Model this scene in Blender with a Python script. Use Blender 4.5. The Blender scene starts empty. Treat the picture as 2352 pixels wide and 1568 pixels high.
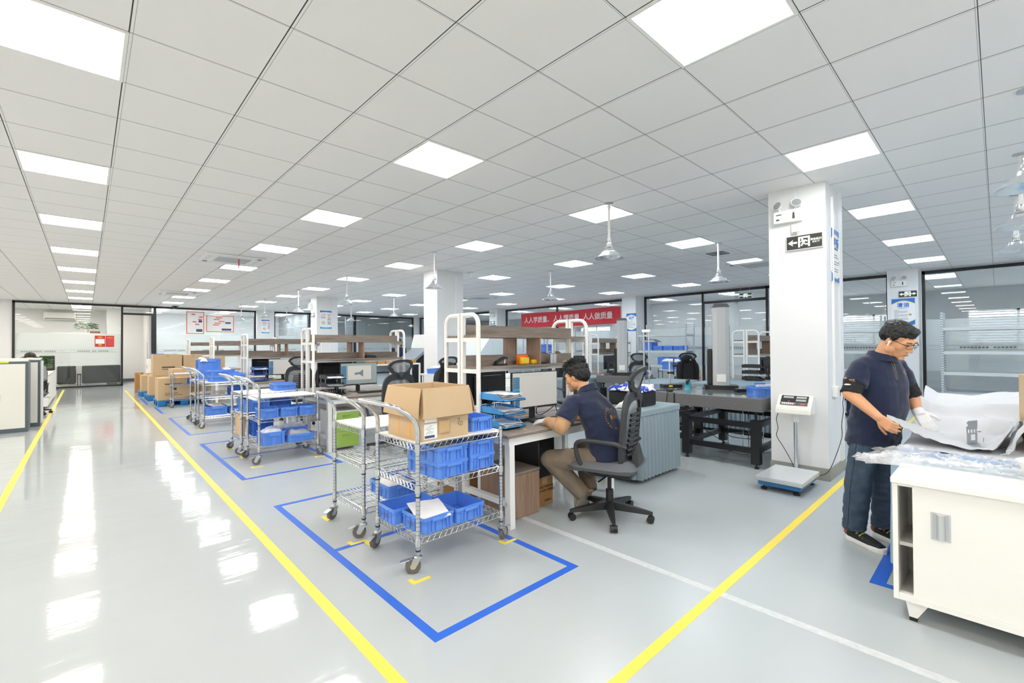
import bpy, bmesh, math, random
from mathutils import Vector as V, Matrix as M, noise as NZ
PI = math.pi; R = math.radians
SC = bpy.context.scene; COL = SC.collection; D = bpy.data
random.seed(7)
# ---------- materials ----------
def lin(h):
    if isinstance(h, str):
        h = h.lstrip('#'); h = [int(h[i:i+2], 16)/255 for i in (0, 2, 4)]
        return tuple(((c+.055)/1.055)**2.4 if c > .04045 else c/12.92 for c in h)+(1,)
    return tuple(h)+(1,)
def nd(nt, typ, **kw):
    n = nt.nodes.new(typ)
    for k, v in kw.items():
        if k.startswith('i_'):
            n.inputs[int(k[2:]) if k[2:].isdigit() else k[2:].replace('_', ' ')].default_value = v
        else: setattr(n, k, v)
    return n
def pm(name, col, rough=.5, metal=0, coat=0, spec=.5, bump=None, var=None, emit=None, alpha=1, trans=0, sheen=0):
    """principled material; bump=(scale,strength,distance); var=(scale,amount) mottles the colour"""
    m = D.materials.new(name); m.use_nodes = True; nt = m.node_tree; b = nt.nodes['Principled BSDF']
    b.inputs['Base Color'].default_value = lin(col); b.inputs['Roughness'].default_value = rough
    b.inputs['Metallic'].default_value = metal; b.inputs['Coat Weight'].default_value = coat
    b.inputs['Coat Roughness'].default_value = .08
    b.inputs['Specular IOR Level'].default_value = spec; b.inputs['Alpha'].default_value = alpha
    b.inputs['Transmission Weight'].default_value = trans
    b.inputs['Sheen Weight'].default_value = sheen
    if emit: b.inputs['Emission Color'].default_value = lin(emit[0]); b.inputs['Emission Strength'].default_value = emit[1]
    tc = nd(nt, 'ShaderNodeTexCoord')
    if var:
        n = nd(nt, 'ShaderNodeTexNoise', i_Scale=var[0], i_Detail=4.0); nt.links.new(tc.outputs['Object'], n.inputs['Vector'])
        h = nd(nt, 'ShaderNodeHueSaturation'); h.inputs['Color'].default_value = lin(col)
        mr = nd(nt, 'ShaderNodeMapRange'); mr.inputs['From Min'].default_value = .3; mr.inputs['From Max'].default_value = .7
        mr.inputs['To Min'].default_value = 1-var[1]; mr.inputs['To Max'].default_value = 1+var[1]
        nt.links.new(n.outputs['Fac'], mr.inputs['Value']); nt.links.new(mr.outputs[0], h.inputs['Value'])
        nt.links.new(h.outputs[0], b.inputs['Base Color'])
    if bump:
        n = nd(nt, 'ShaderNodeTexNoise', i_Scale=bump[0], i_Detail=3.0); nt.links.new(tc.outputs['Object'], n.inputs['Vector'])
        bp = nd(nt, 'ShaderNodeBump'); bp.inputs['Strength'].default_value = bump[1]; bp.inputs['Distance'].default_value = bump[2]
        nt.links.new(n.outputs['Fac'], bp.inputs['Height']); nt.links.new(bp.outputs[0], b.inputs['Normal'])
    return m
def wood(name, c1, c2, scale=(1, 14, 14), rough=.45):
    m = pm(name, c1, rough); nt = m.node_tree; b = nt.nodes['Principled BSDF']
    tc = nd(nt, 'ShaderNodeTexCoord'); mp = nd(nt, 'ShaderNodeMapping'); mp.inputs['Scale'].default_value = scale
    n = nd(nt, 'ShaderNodeTexNoise', i_Scale=3.0, i_Detail=6.0, i_Distortion=1.2)
    r = nd(nt, 'ShaderNodeValToRGB'); r.color_ramp.elements[0].position = .3; r.color_ramp.elements[1].position = .7
    r.color_ramp.elements[0].color = lin(c1); r.color_ramp.elements[1].color = lin(c2)
    nt.links.new(tc.outputs['Object'], mp.inputs[0]); nt.links.new(mp.outputs[0], n.inputs['Vector'])
    nt.links.new(n.outputs['Fac'], r.inputs[0]); nt.links.new(r.outputs[0], b.inputs['Base Color'])
    return m
def stripes(name, c1, c2, axis=2, period=.025, duty=.12, rough=.25, metal=1.0):
    """rings or slots repeated along one object axis"""
    m = pm(name, c1, rough, metal); nt = m.node_tree; b = nt.nodes['Principled BSDF']
    tc = nd(nt, 'ShaderNodeTexCoord'); sx = nd(nt, 'ShaderNodeSeparateXYZ'); nt.links.new(tc.outputs['Object'], sx.inputs[0])
    a = nd(nt, 'ShaderNodeMath', operation='MULTIPLY'); a.inputs[1].default_value = 1/period; nt.links.new(sx.outputs[axis], a.inputs[0])
    f = nd(nt, 'ShaderNodeMath', operation='FRACT'); nt.links.new(a.outputs[0], f.inputs[0])
    l = nd(nt, 'ShaderNodeMath', operation='LESS_THAN'); l.inputs[1].default_value = duty; nt.links.new(f.outputs[0], l.inputs[0])
    mx = nd(nt, 'ShaderNodeMix', data_type='RGBA'); mx.inputs[6].default_value = lin(c1); mx.inputs[7].default_value = lin(c2)
    nt.links.new(l.outputs[0], mx.inputs[0]); nt.links.new(mx.outputs[2], b.inputs['Base Color'])
    return m
def glassmat(name, tint=(.93, .96, .95), ior=1.45, frost=0, fcol=(.8, .82, .82)):
    m = D.materials.new(name); m.use_nodes = True; nt = m.node_tree; nt.nodes.clear()
    out = nd(nt, 'ShaderNodeOutputMaterial'); tr = nd(nt, 'ShaderNodeBsdfTransparent'); tr.inputs[0].default_value = tint+(1,)
    last = tr
    if frost:
        df = nd(nt, 'ShaderNodeBsdfDiffuse'); df.inputs[0].default_value = fcol+(1,)
        tl = nd(nt, 'ShaderNodeBsdfTranslucent'); tl.inputs[0].default_value = fcol+(1,)
        m1 = nd(nt, 'ShaderNodeMixShader', i_Fac=.4); nt.links.new(df.outputs[0], m1.inputs[1]); nt.links.new(tl.outputs[0], m1.inputs[2])
        m2 = nd(nt, 'ShaderNodeMixShader', i_Fac=frost); nt.links.new(tr.outputs[0], m2.inputs[1]); nt.links.new(m1.outputs[0], m2.inputs[2]); last = m2
    gl = nd(nt, 'ShaderNodeBsdfGlossy'); gl.inputs['Roughness'].default_value = .0
    fr = nd(nt, 'ShaderNodeFresnel', i_IOR=ior); ge = nd(nt, 'ShaderNodeNewGeometry'); mi = nd(nt, 'ShaderNodeMix'); mi.inputs[2].default_value = ior; mi.inputs[3].default_value = 1/ior
    nt.links.new(ge.outputs['Backfacing'], mi.inputs[0]); nt.links.new(mi.outputs[0], fr.inputs[0]); ms = nd(nt, 'ShaderNodeMixShader')
    nt.links.new(fr.outputs[0], ms.inputs[0]); nt.links.new(last.outputs[0], ms.inputs[1]); nt.links.new(gl.outputs[0], ms.inputs[2])
    nt.links.new(ms.outputs[0], out.inputs[0])
    return m
# ---------- mesh builder ----------
class B:
    def __init__(s): s.bm = bmesh.new()
    def _new(s, verts, mat=None):
        if mat is not None: bmesh.ops.transform(s.bm, matrix=mat, verts=verts)
        return s
    def box(s, x0, y0, z0, x1, y1, z1, bev=0, mat=None, seg=1):
        r = bmesh.ops.create_cube(s.bm, size=1); vs = r['verts']
        for v in vs: v.co = V(((x0+x1)/2+v.co.x*(x1-x0), (y0+y1)/2+v.co.y*(y1-y0), (z0+z1)/2+v.co.z*(z1-z0)))
        if bev:
            es = list({e for v in vs for e in v.link_edges})
            rr = bmesh.ops.bevel(s.bm, geom=es, offset=bev, segments=seg, affect='EDGES', profile=.5)
            vs = list({v for f in rr['faces'] for v in f.verts} | {v for v in vs if v.is_valid})
        return s._new(vs, mat)
    def bc(s, c, sz, bev=0, rz=0, mat=None, seg=1):
        m = M.Translation(c) @ M.Rotation(rz, 4, 'Z')
        if mat is not None: m = M.Translation(c) @ mat
        return s.box(-sz[0]/2, -sz[1]/2, -sz[2]/2, sz[0]/2, sz[1]/2, sz[2]/2, bev, m, seg)
    def tube(s, pts, r, n=8, cap=True, closed=False):
        pts = [V(p) for p in pts]; k = len(pts); rs = r if isinstance(r, (list, tuple)) else [r]*k
        tang = []
        for i in range(k):
            a = pts[i]-pts[i-1] if (i > 0 or closed) else pts[1]-pts[0]
            b = pts[(i+1) % k]-pts[i] if (i < k-1 or closed) else a
            t = a.normalized()+b.normalized(); tang.append(t.normalized() if t.length > 1e-6 else a.normalized())
        up = V((0, 0, 1)) if abs(tang[0].z) < .9 else V((1, 0, 0))
        u = tang[0].cross(up).normalized(); rings = []
        for i in range(k):
            t = tang[i]; u = (u-t*u.dot(t)).normalized(); w = t.cross(u)
            rings.append([s.bm.verts.new(pts[i]+(u*math.cos(2*PI*j/n)+w*math.sin(2*PI*j/n))*rs[i]) for j in range(n)])
        for i in range(k if closed else k-1):
            a, b = rings[i], rings[(i+1) % k]
            for j in range(n): s.bm.faces.new((a[j], a[(j+1) % n], b[(j+1) % n], b[j]))
        if cap and not closed:
            s.bm.faces.new(rings[0][::-1]); s.bm.faces.new(rings[-1])
        return s
    def cyl(s, p0, p1, r0, r1=None, n=16): return s.tube([p0, p1], [r0, r0 if r1 is None else r1], n)
    def lathe(s, prof, c=(0, 0, 0), n=24, mat=None):
        rings = []; new = []
        for r, z in prof:
            ring = [s.bm.verts.new((c[0]+r*math.cos(2*PI*j/n), c[1]+r*math.sin(2*PI*j/n), c[2]+z)) for j in range(n)]
            rings.append(ring); new += ring
        for a, b in zip(rings, rings[1:]):
            for j in range(n): s.bm.faces.new((a[j], a[(j+1) % n], b[(j+1) % n], b[j]))
        if prof[0][0] > 1e-5: s.bm.faces.new(rings[0][::-1])
        if prof[-1][0] > 1e-5: s.bm.faces.new(rings[-1])
        return s._new(new, mat)
    def sph(s, c, r, mat=None, u=16, v=10):
        if not isinstance(r, (tuple, list)): r = (r, r, r)
        m = M.Translation(c) @ (mat if mat is not None else M.Identity(4)) @ M.Diagonal((*r, 1)); bm = s.bm
        top = bm.verts.new(m @ V((0, 0, 1))); bot = bm.verts.new(m @ V((0, 0, -1))); rings = []
        for k in range(1, v):
            t = PI*k/v; rings.append([bm.verts.new(m @ V((math.sin(t)*math.cos(2*PI*j/u), math.sin(t)*math.sin(2*PI*j/u), math.cos(t)))) for j in range(u)])
        for j in range(u): bm.faces.new((top, rings[0][j], rings[0][(j+1) % u])); bm.faces.new((bot, rings[-1][(j+1) % u], rings[-1][j]))
        for a, b in zip(rings, rings[1:]):
            for j in range(u): bm.faces.new((a[j], b[j], b[(j+1) % u], a[(j+1) % u]))
        return s
    def prism(s, poly, a, b, axis='z', mat=None):
        """extrude a 2D polygon between a and b along axis"""
        def P(p, t): return V((p[0], p[1], t)) if axis == 'z' else (V((p[0], t, p[1])) if axis == 'y' else V((t, p[0], p[1])))
        A = [s.bm.verts.new(P(p, a)) for p in poly]; Bv = [s.bm.verts.new(P(p, b)) for p in poly]; n = len(poly)
        s.bm.faces.new(A[::-1]); s.bm.faces.new(Bv)
        for i in range(n): s.bm.faces.new((A[i], A[(i+1) % n], Bv[(i+1) % n], Bv[i]))
        return s._new(A+Bv, mat)
    def grid(s, f, nu, nv, thick=0):
        """surface f(u,v) for u,v in 0..1"""
        g = [[s.bm.verts.new(f(i/nu, j/nv)) for j in range(nv+1)] for i in range(nu+1)]; fs = []
        for i in range(nu):
            for j in range(nv): fs.append(s.bm.faces.new((g[i][j], g[i+1][j], g[i+1][j+1], g[i][j+1])))
        if thick:
            s.bm.normal_update()
            bmesh.ops.solidify(s.bm, geom=fs, thickness=thick)
        return s
    def loft(s, rings, cap=True):
        rr = [[s.bm.verts.new(p) for p in r] for r in rings]; n = len(rr[0])
        for a, b in zip(rr, rr[1:]):
            for j in range(n): s.bm.faces.new((a[j], a[(j+1) % n], b[(j+1) % n], b[j]))
        if cap: s.bm.faces.new(rr[0][::-1]); s.bm.faces.new(rr[-1])
        return s
    def mesh(s, name, smooth=40, recalc=True):
        if recalc: bmesh.ops.recalc_face_normals(s.bm, faces=s.bm.faces[:])
        me = D.meshes.new(name); s.bm.to_mesh(me); s.bm.free()
        if smooth:
            me.polygons.foreach_set('use_smooth', [True]*len(me.polygons)); me.set_sharp_from_angle(angle=R(smooth))
        return me
    def build(s, name, mat, parent=None, smooth=40, label=None, loc=None):
        return mo(name, s.mesh(name, smooth), mat, parent, label, loc)
def mo(name, me, mat, parent=None, label=None, loc=None):
    if mat and not me.materials:
        for x in (mat if isinstance(mat, (list, tuple)) else [mat]): me.materials.append(x)
    o = D.objects.new(name, me); COL.objects.link(o)
    if parent: o.parent = parent
    if label: o['label'] = label
    if loc: o.location = loc
    return o
def tag(o, label, cat, group=None, kind=None):
    o['label'] = label; o['category'] = cat
    if group: o['group'] = group
    if kind: o['kind'] = kind
    return o
def thing(name, label, cat, loc=(0, 0, 0), rz=0, group=None):
    o = D.objects.new(name, None); COL.objects.link(o); o.location = loc; o.rotation_euler = (0, 0, rz); o.empty_display_size = .05
    return tag(o, label, cat, group)
def struct(o, label=None):
    o['kind'] = 'structure'
    if label: o['label'] = label
    return o
def semp(name, loc=(0, 0, 0)):
    o = D.objects.new(name, None); COL.objects.link(o); o.location = loc; o['kind'] = 'structure'; return o
def kids(o): return [c for c in o.children]
KID = {}
def dup(root, label=None, loc=None, rz=None, group=None):
    def cp(o, par):
        c = o.copy(); COL.objects.link(c); c.parent = par
        for ch in kids(o): cp(ch, c)
        return c
    r = cp(root, None)
    if label: r['label'] = label
    if loc is not None: r.location = loc
    if rz is not None: r.rotation_euler = (0, 0, rz)
    if group: r['group'] = group
    return r
PROTO = {}
def place(key, maker, label, cat, loc, rz=0, group=None):
    """first call builds the thing with maker(root); later calls copy it"""
    if key in PROTO: 
        o = dup(PROTO[key], label, loc, rz); o['category'] = cat
        if group: o['group'] = group
        elif 'group' in o: del o['group']
        return o
    o = thing(key.split('|')[0], label, cat, loc, rz, group); maker(o); PROTO[key] = o
    return o
def text_mesh(txt, size, align='CENTER', spacing=1.0, extrude=0.0008, bold=0):
    cu = D.curves.new('t', 'FONT'); cu.body = txt; cu.size = size; cu.align_x = align; cu.align_y = 'CENTER'
    cu.space_character = spacing; cu.extrude = extrude; cu.offset = bold; cu.resolution_u = 2
    o = D.objects.new('t', cu); COL.objects.link(o); dg = bpy.context.evaluated_depsgraph_get(); dg.update()
    me = D.meshes.new_from_object(o.evaluated_get(dg)); D.objects.remove(o); D.curves.remove(cu); me.name = 'lettering'
    return me
def text(txt, size, mat, parent, loc, rot, name='lettering', **kw):
    me = text_mesh(txt, size, **kw); o = mo(name, me, mat, parent); o.location = loc; o.rotation_euler = rot; return o
def obj_from_mods(me, mods):
    """apply modifiers to a mesh and return the resulting mesh"""
    o = D.objects.new('tmp', me); COL.objects.link(o)
    for typ, kw in mods:
        md = o.modifiers.new('m', typ)
        for k, v in kw.items(): setattr(md, k, v)
    dg = bpy.context.evaluated_depsgraph_get(); dg.update()
    r = D.meshes.new_from_object(o.evaluated_get(dg)); D.objects.remove(o); return r
# rotations that stand text up on a wall: facing -X, facing -Y
FX = (R(90), 0, R(-90)); FY = (R(90), 0, 0)
ORD = ['first', 'second', 'third', 'fourth', 'fifth', 'sixth', 'seventh', 'eighth', 'ninth', 'tenth', 'eleventh', 'twelfth']
# ---------- palette ----------
MW = pm('white_paint', 'eeeeec', .55); MWS = pm('white_steel', 'f2f2ef', .35); MWP = pm('white_plastic', 'f0f0ec', .4)
MBLK = pm('black_metal', '1d1e20', .35); MBP = pm('black_plastic', '222325', .45); MGP = pm('grey_plastic', '55585b', .5)
MCH = pm('chrome', 'd4d6d8', .14, 1.0); MZN = pm('zinc', 'c8ccd0', .3, 1.0); MPOST = stripes('ringed_chrome', 'ccd0d3', '7c8288', 2, .025, .13, .2)
MRUB = pm('grey_rubber', '6a6764', .6); MBLUE = pm('bin_blue', '5d92ea', .32, coat=.2); MBLUE2 = pm('bin_blue_dark', '2c66cc', .35, coat=.2)
MYEL = pm('yellow_tape', 'f7dc4e', .4); MTBL = pm('blue_tape', '2c66d0', .4); MWT = pm('white_floor_paint', 'c9cdce', .5, var=(30, .08))
MCB = pm('cardboard', 'cbb08c', .75, var=(3, .05)); MCBI = pm('cardboard_inside', 'b88f5c', .8); MCBD = pm('cardboard_brown', 'b18552', .75, var=(3, .06))
MPAP = pm('paper', 'f3f3f1', .7); MPAPB = pm('paper_bluish', 'dfe4ee', .7, var=(20, .12))
MWD = wood('grey_oak', '75695f', '94877b', (1, 12, 12)); MWDV = wood('brown_oak', '8b7361', 'a98d79', (14, 14, 1.2))
MDTOP = wood('desk_oak', '7b7067', '9a8e83', (1.2, 16, 16), .4)
MINK = pm('dark_print', '4a4038', .7); MBLT = pm('tray_blue', '3f9be0', .4); MGRN = pm('green_laminate', 'a5c85f', .4)
MSCR = pm('screen_page', 'b9b8b2', .3, emit=('d8d7d0', .12)); MSCB = pm('screen_menu', '4a7593', .3, emit=('4a7593', .1)); MSCD = pm('screen_grey', '8d9a98', .3, emit=('8d9a98', .1))
MLED = pm('lamp_diffuser', 'ffffff', .5, emit=('ffffff', 11)); MLEDW = pm('lamp_diffuser_warm', 'ffffff', .5, emit=('fff3e6', 12.5)); MLEDC = pm('lamp_diffuser_cool', 'ffffff', .5, emit=('e9f3ff', 8.5)); MALU = pm('brushed_aluminium', 'd9dcdf', .3, 1.0)
MGL = glassmat('clear_glass', tint=(.965, .98, .978)); MFR = glassmat('frosted_film', frost=.72, fcol=(.93, .94, .94))
MGRYM = pm('grey_mesh', '83888c', .7); MBAG = glassmat('clear_plastic_bag', tint=(.97, .98, .99), ior=1.5, frost=.4, fcol=(.93, .94, .96)); MFILM = glassmat('stretch_film', tint=(1, 1, 1), ior=1.3, frost=.34, fcol=(.97, .97, .98))
MRED = pm('banner_red', 'd2343c', .6); MBLP = pm('poster_blue', '2f78cf', .5); MCYN = pm('poster_cyan', '3aa7dc', .5); MORG = pm('poster_orange', 'e87a50', .6); MNAV = pm('print_navy', '4a4f78', .6)
MPRE = pm('print_red', 'e2605c', .6); MGOLD = pm('print_gold', 'd9a04a', .6); MPYE = pm('poster_yellow', 'f0dc50', .5); MGRNS = pm('sign_green', 'dff5e2', .5, emit=('d8f5de', .7)); MSIGN = pm('sign_dark', '3a3733', .3)
MSKIN = pm('skin', 'e3ad86', .5, var=(6, .03)); MHAIR = pm('black_hair', '1b1a1a', .5, bump=(90, .8, .004)); MNAVY = pm('navy_cotton', '1d2f57', .85, bump=(60, .25, .002), sheen=.3)
MCURT = pm('grey_blue_cloth', '8d9ea6', .8, bump=(200, .15, .001)); MGRAN = pm('granite', '6c6b6b', .3, var=(90, .3)); MGRANT = pm('granite_polished', '6f7679', .12, var=(90, .2), coat=.3)
MLEAF = pm('leaf_green', '4d8240', .5, var=(8, .3)); MDG = pm('slate_steel', '55626b', .4); MCREAM = pm('cream_steel', 'e3e4dc', .4)
# ---------- camera (16 mm on 36 mm, calibrated from the ceiling grid) ----------
f_, yaw, pit, rol = 1044.6575, .7523, .0108, -.0059
cam = D.cameras.new('camera'); co = D.objects.new('camera', cam); COL.objects.link(co); SC.camera = co
fw = V((math.sin(yaw)*math.cos(pit), math.cos(yaw)*math.cos(pit), math.sin(pit))); rt = V((math.cos(yaw), -math.sin(yaw), 0)); up = rt.cross(fw)
r2 = rt*math.cos(rol)+up*math.sin(rol); u2 = up*math.cos(rol)-rt*math.sin(rol)
mw = M(((r2.x, u2.x, -fw.x, 0), (r2.y, u2.y, -fw.y, 0), (r2.z, u2.z, -fw.z, 1.36), (0, 0, 0, 1))); co.matrix_world = mw
cam.sensor_width = 36; cam.lens = f_/2352*36; cam.clip_start = .05; cam.clip_end = 200
SC.view_settings.view_transform = 'Standard'; SC.view_settings.look = 'None'; SC.view_settings.gamma = 1; SC.view_settings.exposure = EXPO if 'EXPO' in globals() else 1.0
w = D.worlds.new('World'); SC.world = w; w.use_nodes = True; w.node_tree.nodes['Background'].inputs[0].default_value = (.82, .9, 1, 1); w.node_tree.nodes['Background'].inputs[1].default_value = 2.2
try:
    SC.cycles.use_denoising = True; SC.cycles.max_bounces = 10; SC.cycles.diffuse_bounces = 5; SC.cycles.transparent_max_bounces = 24; SC.cycles.sample_clamp_indirect = 6
except Exception: pass
# ---------- room shell ----------
H = 2.996; YB = 22.1; XR = 13.6; X0 = -6.0; Y0 = -4.6; XO = 19.0; YO = 26.6
def floor_mat():
    m = pm('grey_epoxy', 'b2b9bb', .09, spec=.5); nt = m.node_tree; b = nt.nodes['Principled BSDF']
    tc = nd(nt, 'ShaderNodeTexCoord'); n = nd(nt, 'ShaderNodeTexNoise', i_Scale=2.2, i_Detail=2.0); n2 = nd(nt, 'ShaderNodeTexNoise', i_Scale=16.0, i_Detail=2.0)
    mp = nd(nt, 'ShaderNodeMapping'); mp.inputs['Rotation'].default_value = (0, 0, .35); mp.inputs['Scale'].default_value = (.6, 2.2, 1)
    nt.links.new(tc.outputs['Object'], mp.inputs[0]); nt.links.new(mp.outputs[0], n.inputs['Vector']); nt.links.new(mp.outputs[0], n2.inputs['Vector'])
    a = nd(nt, 'ShaderNodeMath', operation='MULTIPLY_ADD'); a.inputs[1].default_value = .10; nt.links.new(n2.outputs['Fac'], a.inputs[0]); nt.links.new(n.outputs['Fac'], a.inputs[2])
    bp = nd(nt, 'ShaderNodeBump'); bp.inputs['Strength'].default_value = .12; bp.inputs['Distance'].default_value = .02
    nt.links.new(a.outputs[0], bp.inputs['Height']); nt.links.new(bp.outputs[0], b.inputs['Normal'])
    n3 = nd(nt, 'ShaderNodeTexNoise', i_Scale=.5, i_Detail=5.0); nt.links.new(tc.outputs['Object'], n3.inputs['Vector'])
    h = nd(nt, 'ShaderNodeHueSaturation'); h.inputs['Color'].default_value = lin('b2b9bb'); mr = nd(nt, 'ShaderNodeMapRange')
    mr.inputs['From Min'].default_value = .3; mr.inputs['From Max'].default_value = .7; mr.inputs['To Min'].default_value = .95; mr.inputs['To Max'].default_value = 1.05
    nt.links.new(n3.outputs['Fac'], mr.inputs[0]); nt.links.new(mr.outputs[0], h.inputs['Value']); nt.links.new(h.outputs[0], b.inputs['Base Color'])
    sx = nd(nt, 'ShaderNodeSeparateXYZ'); nt.links.new(tc.outputs['Object'], sx.inputs[0]); mr2 = nd(nt, 'ShaderNodeMapRange')   # the aisle is polished, the work area worn
    for k_, v_ in (('From Min', .95), ('From Max', 1.35), ('To Min', .07), ('To Max', .27)): mr2.inputs[k_].default_value = v_
    nt.links.new(sx.outputs[0], mr2.inputs[0]); nt.links.new(mr2.outputs[0], b.inputs['Roughness'])
    return m
def ceil_mat():
    """600 mm lay-in tiles: a white bar and a shadow gap along Y, thin double lines along X, fine perforation"""
    m = pm('ceiling_tile', 'f3f1ef', .7); nt = m.node_tree; b = nt.nodes['Principled BSDF']
    tc = nd(nt, 'ShaderNodeTexCoord'); sx = nd(nt, 'ShaderNodeSeparateXYZ'); nt.links.new(tc.outputs['Object'], sx.inputs[0])
    def frac(sock, off):
        a = nd(nt, 'ShaderNodeMath', operation='SUBTRACT'); a.inputs[1].default_value = off; nt.links.new(sock, a.inputs[0])
        d = nd(nt, 'ShaderNodeMath', operation='DIVIDE'); d.inputs[1].default_value = .6; nt.links.new(a.outputs[0], d.inputs[0])
        f = nd(nt, 'ShaderNodeMath', operation='FRACT'); nt.links.new(d.outputs[0], f.inputs[0]); return f.outputs[0]
    def band(sock, lo, hi):
        a = nd(nt, 'ShaderNodeMath', operation='GREATER_THAN'); a.inputs[1].default_value = lo; nt.links.new(sock, a.inputs[0])
        c = nd(nt, 'ShaderNodeMath', operation='LESS_THAN'); c.inputs[1].default_value = hi; nt.links.new(sock, c.inputs[0])
        p = nd(nt, 'ShaderNodeMath', operation='MULTIPLY'); nt.links.new(a.outputs[0], p.inputs[0]); nt.links.new(c.outputs[0], p.inputs[1]); return p.outputs[0]
    def mx(x, y):
        p = nd(nt, 'ShaderNodeMath', operation='MAXIMUM'); nt.links.new(x, p.inputs[0]); nt.links.new(y, p.inputs[1]); return p.outputs[0]
    fx = frac(sx.outputs[0], .160-.3); fy = frac(sx.outputs[1], 3.05-.3)
    dark = mx(band(fx, .4885, .4985), band(fy, .4945, .501))
    grey = mx(band(fx, .518, .524), band(fy, .510, .515))
    m1 = nd(nt, 'ShaderNodeMix', data_type='RGBA'); m1.inputs[6].default_value = lin('f3f1ef'); m1.inputs[7].default_value = lin('b9b9b8'); nt.links.new(grey, m1.inputs[0])
    m2 = nd(nt, 'ShaderNodeMix', data_type='RGBA'); m2.inputs[7].default_value = lin('3a3a3a'); nt.links.new(m1.outputs[2], m2.inputs[6]); nt.links.new(dark, m2.inputs[0])
    nt.links.new(m2.outputs[2], b.inputs['Base Color']); return m
struct(B().box(X0, Y0, -.2, XO, YO, 0).build('floor', floor_mat()))
struct(B().box(X0, Y0, H, XO, YO, H+.15).build('ceiling', ceil_mat()))
MWALL = pm('wall_white', 'e9eaea', .6)
struct(B().box(X0-.2, Y0-.2, 0, X0, YO+.2, H).build('wall_left', MWALL)); struct(B().box(X0, Y0-.2, 0, XO+.2, Y0, H).build('wall_front', MWALL))
struct(B().box(X0, YB, 0, -1.78, YB+.12, H).build('wall_back', MWALL))
# rooms beyond the glass
struct(B().box(X0, YO, 0, XO, YO+.2, H).build('wall_back', pm('office_wall', 'e4e6e6', .6)))
bw = B(); z0, z1 = 1.35, 2.35                       # outer wall on the right with a long window band
bw.box(XO, Y0-.2, 0, XO+.2, YO+.2, z0); bw.box(XO, Y0-.2, z1, XO+.2, YO+.2, H)
ys = [-4.8, -3.4, .6, 1.6, 5.2, 6.6, 9.8, 11, 15, 16.5, 21, 26.8]
for i in range(0, len(ys), 2): bw.box(XO, ys[i], z0, XO+.2, ys[i+1], z1)
struct(bw.build('wall_right', pm('grey_wall', 'd9dcdc', .6)))
for i in range(1, len(ys)-1, 2):
    wn = semp('window_%d' % (10+i//2)); a, b_ = ys[i], ys[i+1]
    fb = B(); n = max(1, round((b_-a)/1.1))
    for k in range(n+1): y = a+(b_-a)*k/n; fb.box(XO+.02, y-.03, z0, XO+.08, y+.03, z1)
    fb.box(XO+.02, a, z0, XO+.08, b_, z0+.05).box(XO+.02, a, z1-.05, XO+.08, b_, z1).build('frame', MWS, wn)
    lb = B()
    for k in range(12): z = z0+.08+k*.075; lb.box(XO-.03, a, z, XO-.005, b_, z+.028)
    lb.build('blind_slats', MWS, wn)
# partition between the office behind the back glass and the left office wall
struct(B().box(1.75, YB+.12, 0, 1.83, YO, H).box(.6, 24.6, 0, 1.75, 24.7, H).build('wall_office', MWALL))
struct(B().box(.6, 24.57, 0, 1.75, 24.6, .13).build('baseboard_corridor', MDG))
struct(B().box(7.6, YB+.12, 0, 7.7, YO, H).box(9.9, 23.3, 0, 13.0, 23.4, H).build('wall_partition', pm('partition_grey', 'a9acac', .6)))
struct(B().box(XR+.1, 9.4, 0, XO, 9.5, H).box(XR+.1, 5.1, 0, XO, 5.2, H).box(16.4, 5.2, 0, 16.5, 9.4, H).build('wall_meeting_room', MWALL))
# columns
MSK = pm('skirting_grey', '9b9c97', .6, var=(4, .12))
def column(x0, y0, x1, y1):
    c = struct(B().box(x0, y0, 0, x1, y1, H).box(x1-.2, y0-.015, .12, x1-.06, y0, H).build('column', MWALL))
    struct(B().box(x0-.008, y0-.008, 0, x1+.008, y1+.008, .125).build('skirting', MSK, c)); return c
for X in (5.385, 13.06):
    for Y in (1.16, 8.05, 14.9): column(X, Y, X+.68, Y+.52)
column(5.385, 21.85, 6.065, 22.35)
# ---------- glass partitions ----------
def glass_wall(n, axis, c, a, b, mull=(), z0=0.0, z1=H-.02, frost=(.77, 1.9), text=True, back=1):
    """pane run from a to b at plane c; axis 'x' = runs along X"""
    g = semp('window_%d' % n)
    def bx(bb, a0, t0, zz0, a1, t1, zz1):
        if axis == 'x': bb.box(a0, c+t0, zz0, a1, c+t1, zz1)
        else: bb.box(c+t0, a0, zz0, c+t1, a1, zz1)
    f = B()
    for p in [a+.03, b-.03]+list(mull): bx(f, p-.03, -.04, z0, p+.03, .04, z1)
    bx(f, a, -.04, z1-.07, b, .04, z1); bx(f, a, -.04, z0, b, .04, z0+.06)
    f.build('frame', MBLK, g)
    bb = B(); bx(bb, a+.05, -.006, z0+.05, b-.05, .006, z1-.06); bb.build('glass_pane', MGL, g)
    if frost:
        bb = B(); bx(bb, a+.055, .008*back, frost[0], b-.055, .010*back, frost[1]); bb.build('frosted_film', MFR, g)
    if text:   # a band of small mirrored lettering between two fine lines
        bb = B(); bx(bb, a+.06, -.009, 1.235, b-.06, -.0065, 1.24); bx(bb, a+.06, -.009, 1.325, b-.06, -.0065, 1.33); rr = random.Random(n)
        p = a+.2
        while p < b-.4:
            L = .9
            for k in range(15):
                if rr.random() < .85: bx(bb, p+k*.055, -.009, 1.262+rr.random()*.006, p+k*.055+.038, -.0065, 1.30)
            p += L+.45
        bb.build('printed_band', pm('band_print', '8e9292', .6) if 'band_print' not in D.materials else D.materials['band_print'], g)
    return g
glass_wall(1, 'x', YB, -1.78, .99)
glass_wall(2, 'x', YB, 1.9, 5.38)
glass_wall(3, 'x', YB, 6.1, 9.85, (7.64,))
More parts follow.
